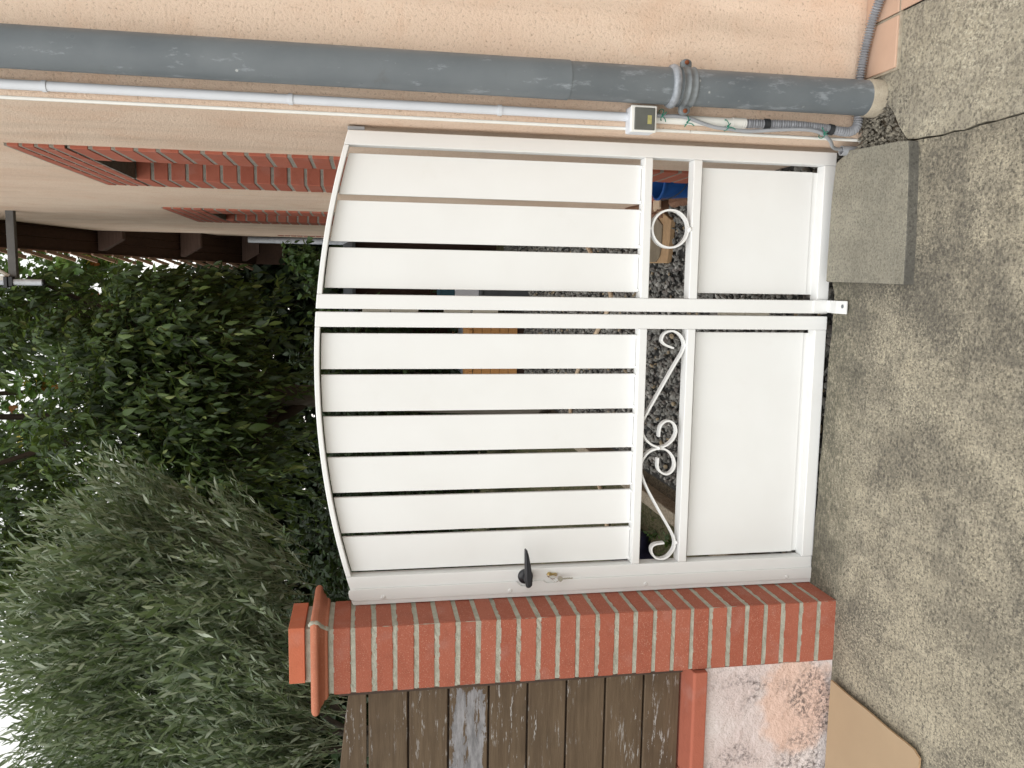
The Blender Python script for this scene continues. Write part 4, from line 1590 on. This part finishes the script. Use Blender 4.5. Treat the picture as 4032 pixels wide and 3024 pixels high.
def crown(base, dirv, length, K, leaf_len, leaf_w, tmpl, droop, out_ang, hang, curl, fold, stem_r):
    """twigs with alternating leaves"""
    n = len(base)
    dirv = norm(dirv)
    P0 = base
    P2 = base+dirv*length[:, None]+np.array([0, 0, -1.0])*(droop*length)[:, None]
    P1 = base+dirv*(length*.5)[:, None]+np.array([0, 0, .12])*length[:, None]
    sv, sf = ribbon_twigs(P0, P1, P2, stem_r)
    ts = np.linspace(.12, 1.0, K)
    LB, LD, LN = [], [], []
    tw = RNG.uniform(.62, 1.12, n)*np.where(RNG.random(n) < .06, 1.35, 1.0)
    LS = []
    ref = RNG.normal(size=(n, 3))
    side0 = norm(np.cross(dirv, ref))
    up0 = np.cross(side0, dirv)
    for i, t_ in enumerate(ts):
        c = P0*(1-t_)**2+P1*2*t_*(1-t_)+P2*t_*t_
        tan = norm(2*(1-t_)*(P1-P0)+2*t_*(P2-P1))
        an = i*2.4+RNG.normal(0, .35, n)
        sd_ = side0*np.cos(an)[:, None]+up0*np.sin(an)[:, None]
        oa = out_ang*RNG.uniform(.7, 1.25, n)
        if i == K-1:
            oa = oa*.15
        d_ = tan*np.cos(oa)[:, None]+sd_*np.sin(oa)[:, None]+np.array([0, 0, -1.0])*(hang*RNG.uniform(.4, 1.4, n))[:, None]
        LB.append(c)
        LS.append(tw)
        LD.append(norm(d_))
        LN.append(norm(RNG.normal(0, .55, (n, 3))+np.array([0, -.25, 1.0])))
    LB, LD, LN = np.vstack(LB), np.vstack(LD), np.vstack(LN)
    m_ = len(LB)
    keep = RNG.random(m_) < .93
    LB, LD, LN = LB[keep], LD[keep], LN[keep]
    LS = np.concatenate(LS)[keep]
    m_ = len(LB)
    L = leaf_len*LS*RNG.uniform(.75, 1.25, m_)
    W = leaf_w*RNG.uniform(.75, 1.15, m_)*L/leaf_len
    lv, lf = leaf_mesh(LB, LD, LN, L, W, tmpl, curl*RNG.uniform(-.2, 1.6, m_), fold)
    V = np.vstack([lv, sv])
    F = np.vstack([lf, sf+len(lv)])
    mi = np.concatenate([np.zeros(len(lf), int), np.ones(len(sf), int)])
    return V, F, mi

def sample_blobs(blobs, n, shell=.55):
    """points inside ellipsoids (cx,cy,cz,rx,ry,rz,weight), thicker towards the outside"""
    wgt = np.array([b[6] for b in blobs], float)
    idx = RNG.choice(len(blobs), n, p=wgt/wgt.sum())
    bb = np.array([b[:6] for b in blobs])[idx]
    d_ = norm(RNG.normal(size=(n, 3)))
    r_ = RNG.random(n)**shell
    return bb[:, :3]+d_*bb[:, 3:6]*r_[:, None], d_

def limbs(bm, root, tips, r0, r1, wob=.08):
    for tp_ in tips:
        a, b = Vector(root), Vector(tp_)
        mid = a.lerp(b, .5)+Vector((random.uniform(-wob, wob), random.uniform(-wob, wob), random.uniform(0, wob)))
        pts = smooth_path([a, mid, b], 6)
        n_ = len(pts)
        tube(bm, pts, [r0+(r1-r0)*i/(n_-1) for i in range(n_)], 8)

# broad-leaved fruit tree behind the gate
ft = thing('fruit_tree', 'large fruit tree with long drooping dark green leaves behind the gate', 'tree', (-1.0, 4.9, -.07))
bm = B()
tube(bm, smooth_path([(-1.0, 4.9, -.1), (-.98, 4.88, .9), (-.92, 4.8, 1.9), (-.9, 4.7, 2.6)], 5), [.13-.003*i for i in range(16)], 12)
obj('trunk', bm, 'bark', ft, True)
tips = [(-2.2, 4.3, 3.9), (-.1, 4.0, 3.6), (-1.3, 3.7, 4.4), (-.6, 5.6, 4.4), (-1.8, 5.4, 3.6), (.1, 4.9, 4.4), (-1.0, 4.4, 5.2), (-.5, 3.6, 2.9), (-1.6, 3.6, 2.8)]
for tp_ in tips:
    bm = B()
    limbs(bm, (-.93, 4.78, 2.0+.4*random.random()), [tp_], .055, .012)
    obj('limb', bm, 'twigb', ft, True)
blobs = [(-.45, 3.9, 3.05, .62, .6, .48, 1.2), (-1.35, 3.9, 2.95, .70, .6, .46, 1.2), (-.05, 4.1, 3.55, .42, .6, .62, 1.15), (-.95, 3.8, 3.55, .50, .6, .30, .55),
         (-2.2, 4.3, 3.35, .75, .7, .65, 1.1), (-1.75, 4.4, 4.5, .75, .8, .45, .8), (-.15, 4.6, 4.45, .45, .7, .5, .8), (-2.6, 4.9, 4.3, .6, .7, .5, .5), (-1.0, 4.7, 2.5, 1.3, .7, .4, .35), (-1.1, 4.6, 5.2, .9, .9, .45, .3)]
n = 3900
Pb, Dr = sample_blobs(blobs, n)
dv = norm(Dr+np.array([0, -.35, .15])+RNG.normal(0, .45, (n, 3)))
ln = RNG.uniform(.20, .42, n)
ok = (Pb[:, 0]+np.maximum(dv[:, 0], 0)*ln < .20) & (Pb[:, 2] > 1.2) & ~((Pb[:, 0]+dv[:, 0]*ln > -.22) & (Pb[:, 2] > 3.45) & (Pb[:, 1] < 4.5))
Pb, dv, ln = Pb[ok], dv[ok], ln[ok]
n = len(Pb)
V, F, mi = crown(Pb, dv, ln, 11, .088, .033, T_BROAD, .30, .95, .75, .34, .38, np.full(n, .0022))
obj('crown', (V, F, mi), ['cherry', 'twigb'], ft, True)

# maple behind it
mp_ = thing('maple_tree', 'tall pale maple with a few yellow leaves behind the fruit tree', 'tree', (-1.6, 9.6, -.07))
bm = B()
tube(bm, smooth_path([(-1.6, 9.6, -.1), (-1.6, 9.6, 1.5), (-1.5, 9.5, 3.2), (-1.5, 9.4, 4.6)], 5), [.16-.004*i for i in range(16)], 12)
obj('trunk', bm, 'bark', mp_, True)
for tp_ in [(-3.2, 9.2, 6.0), (.0, 8.8, 5.6), (-1.4, 8.6, 7.0), (-2.6, 9.8, 4.6), (-.4, 9.4, 6.8)]:
    bm = B()
    limbs(bm, (-1.5, 9.5, 3.0), [tp_], .07, .015)
    obj('limb', bm, 'twigb', mp_, True)
blobs = [(-.5, 8.4, 5.2, .8, .7, .6, 1), (-2.0, 8.6, 5.5, .8, .8, .6, 1), (-3.5, 9.0, 5.4, .9, .8, .7, 1), (-1.2, 8.8, 6.6, 1.0, .9, .6, 1.0), (.2, 8.6, 6.2, .8, .8, .7, 1.0), (.10, 8.6, 5.0, .55, .6, .55, 1.1), (-2.9, 9.2, 6.9, 1.0, .9, .6, .9), (-1.6, 9.4, 4.4, 1.6, .8, .6, .8), (-4.4, 9.4, 4.3, 1.0, .9, 1.0, .7)]
n = 1050
Pb, Dr = sample_blobs(blobs, n)
ok = (Pb[:, 0] < .35) | (Pb[:, 2] > 4.35)
Pb, Dr = Pb[ok], Dr[ok]
n = len(Pb)
dv = norm(Dr+np.array([0, -.3, .2])+RNG.normal(0, .5, (n, 3)))
V, F, mi = crown(Pb, dv, RNG.uniform(.25, .5, n), 8, .125, .115, T_MAPLE, .2, 1.1, .55, .22, .22, np.full(n, .003))
obj('crown', (V, F, mi), ['maple', 'twigb'], mp_, True)

# olive tree behind the fence
ol = thing('olive_tree', 'grey green olive tree with fine upright shoots behind the wooden fence', 'tree', (-2.25, 1.55, -.07))
bm = B()
tube(bm, smooth_path([(-2.3, 1.35, -.1), (-2.26, 1.3, .6), (-2.2, 1.2, 1.2), (-2.06, 1.02, 1.62)], 5), [.11-.003*i for i in range(16)], 12)
obj('trunk', bm, 'bark', ol, True)
for tp_ in [(-1.60, .86, 1.98), (-1.9, 1.6, 3.1), (-2.5, 1.6, 2.9), (-1.55, 1.5, 2.5)]:
    bm = B()
    limbs(bm, (-2.10, 1.06, 1.52), [tp_], .018, .006, .05)
    obj('limb', bm, 'bark', ol, True)
blobs = [(-1.72, 1.45, 2.50, .58, .5, .42, 1.2), (-1.28, 1.5, 2.55, .34, .4, .36, .9), (-2.3, 1.5, 2.55, .55, .5, .42, 1.0), (-1.75, 1.6, 2.85, .50, .5, .30, .9), (-2.6, 1.6, 2.75, .45, .5, .30, .5),
         (-1.45, 1.3, 2.10, .42, .4, .30, .8), (-2.2, 1.1, 2.1, .6, .4, .35, 1.0), (-2.9, 1.4, 2.3, .5, .5, .4, .6), (-2.0, .85, 1.88, .55, .25, .26, .8)]
n = 3300
Pb, Dr = sample_blobs(blobs, n, .6)
dv = norm(Dr*np.array([.5, .5, .25])+np.array([.12, -.25, .95])+RNG.normal(0, .24, (n, 3)))
V, F, mi = crown(Pb, dv, RNG.uniform(.26, .50, n), 18, .060, .0150, T_OLIVE, .05, .55, .0, .10, .15, np.full(n, .0026))
obj('crown', (V, F, mi), ['olive', 'twig'], ol, True)

# dark hedge closing the garden
hg = thing('hedge', 'tall dark evergreen hedge closing the end of the garden', 'hedge', (-2, 12.2, -.07))
n = 10500
Pb = np.stack([RNG.uniform(-11, 3.2, n), 11.0+2.2*RNG.random(n)**1.6, RNG.uniform(-.05, 4.3, n)], 1)
dv = norm(np.stack([RNG.normal(0, .6, n), -.6+RNG.normal(0, .4, n), RNG.normal(.1, .6, n)], 1))
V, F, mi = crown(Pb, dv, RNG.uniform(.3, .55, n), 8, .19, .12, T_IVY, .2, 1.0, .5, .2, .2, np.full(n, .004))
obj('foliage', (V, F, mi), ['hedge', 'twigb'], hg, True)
bm = B()
for x_ in np.arange(-10.5, 3, 1.1):
    tube(bm, [(x_, 12.4, -.1), (x_+.1, 12.4, 2.0), (x_, 12.4, 3.8)], [.06, .05, .03], 8)
obj('stem', bm, 'bark', hg, True)

# a lower shrub mass in the dark under the trees, and a climber
sb = thing('shrub', 'dark leafy shrub in the shade under the fruit tree', 'shrub', (-1.6, 6.8, -.07))
n = 1500
Pb, Dr = sample_blobs([(-1.6, 7.0, 1.2, 1.5, .6, 1.1, 1), (-3.4, 6.5, 1.3, 1.3, .7, 1.2, 1), (-.9, 7.6, 1.6, .5, .4, .7, .3)], n)
dv = norm(Dr+np.array([0, -.3, .3])+RNG.normal(0, .4, (n, 3)))
V, F, mi = crown(Pb, dv, RNG.uniform(.22, .42, n), 9, .095, .055, T_IVY, .15, 1.0, .4, .2, .2, np.full(n, .003))
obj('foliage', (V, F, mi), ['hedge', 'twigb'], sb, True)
bm = B()
for i in range(7):
    a = random.uniform(-2.6, -.8)
    tube(bm, [(-1.6+.2*i-.6, 6.9, -.1), (a, 6.9, 1.2)], [.02, .008], 6)
obj('stem', bm, 'bark', sb, True)

vn = thing('climbing_vine', 'light green climbing vine hanging beside the far house corner', 'vine', (.25, 7.6, -.07))
bm = B()
vp = smooth_path([(.55, 8.0, -.05), (.45, 7.9, 1.0), (.40, 7.8, 2.0), (.44, 7.7, 2.5), (.30, 7.7, 2.35), (.10, 7.7, 2.25), (-.2, 7.7, 2.15)], 6)
tube(bm, vp, .006, 6)
obj('stem', bm, 'twigb', vn, True)
vpa = np.array([p[:] for p in vp[14:]])
n = 120
Pb = vpa[RNG.integers(0, len(vpa), n)]+RNG.normal(0, .05, (n, 3))
dv = norm(RNG.normal(0, .5, (n, 3))+np.array([0, -.6, -.1]))
V, F, mi = crown(Pb, dv, RNG.uniform(.08, .2, n), 4, .085, .05, T_IVY, .2, 1.0, .5, .2, .2, np.full(n, .002))
obj('foliage', (V, F, mi), ['vine', 'twigb'], vn, True)

# small weeds by the kerb
for (cx, cy, lab) in ((-1.36, 1.80, 'tiny green weed growing against the navy tarpaulin'), (-1.325, 1.55, 'tiny green weed on bare soil beside the kerb')):
    n = 7
    Pb = np.tile(np.array([[cx, cy, -.07]]), (n, 1))
    dv = norm(RNG.normal(0, .5, (n, 3))+np.array([0, 0, 1.0]))
    V, F, mi = crown(Pb, dv, RNG.uniform(.03, .07, n), 4, .03, .016, T_IVY, .1, .9, .1, .2, .2, np.full(n, .001))
    tag(obj('weed', (V, F, mi), ['vine', 'twig'], None, True), lab, 'weed')
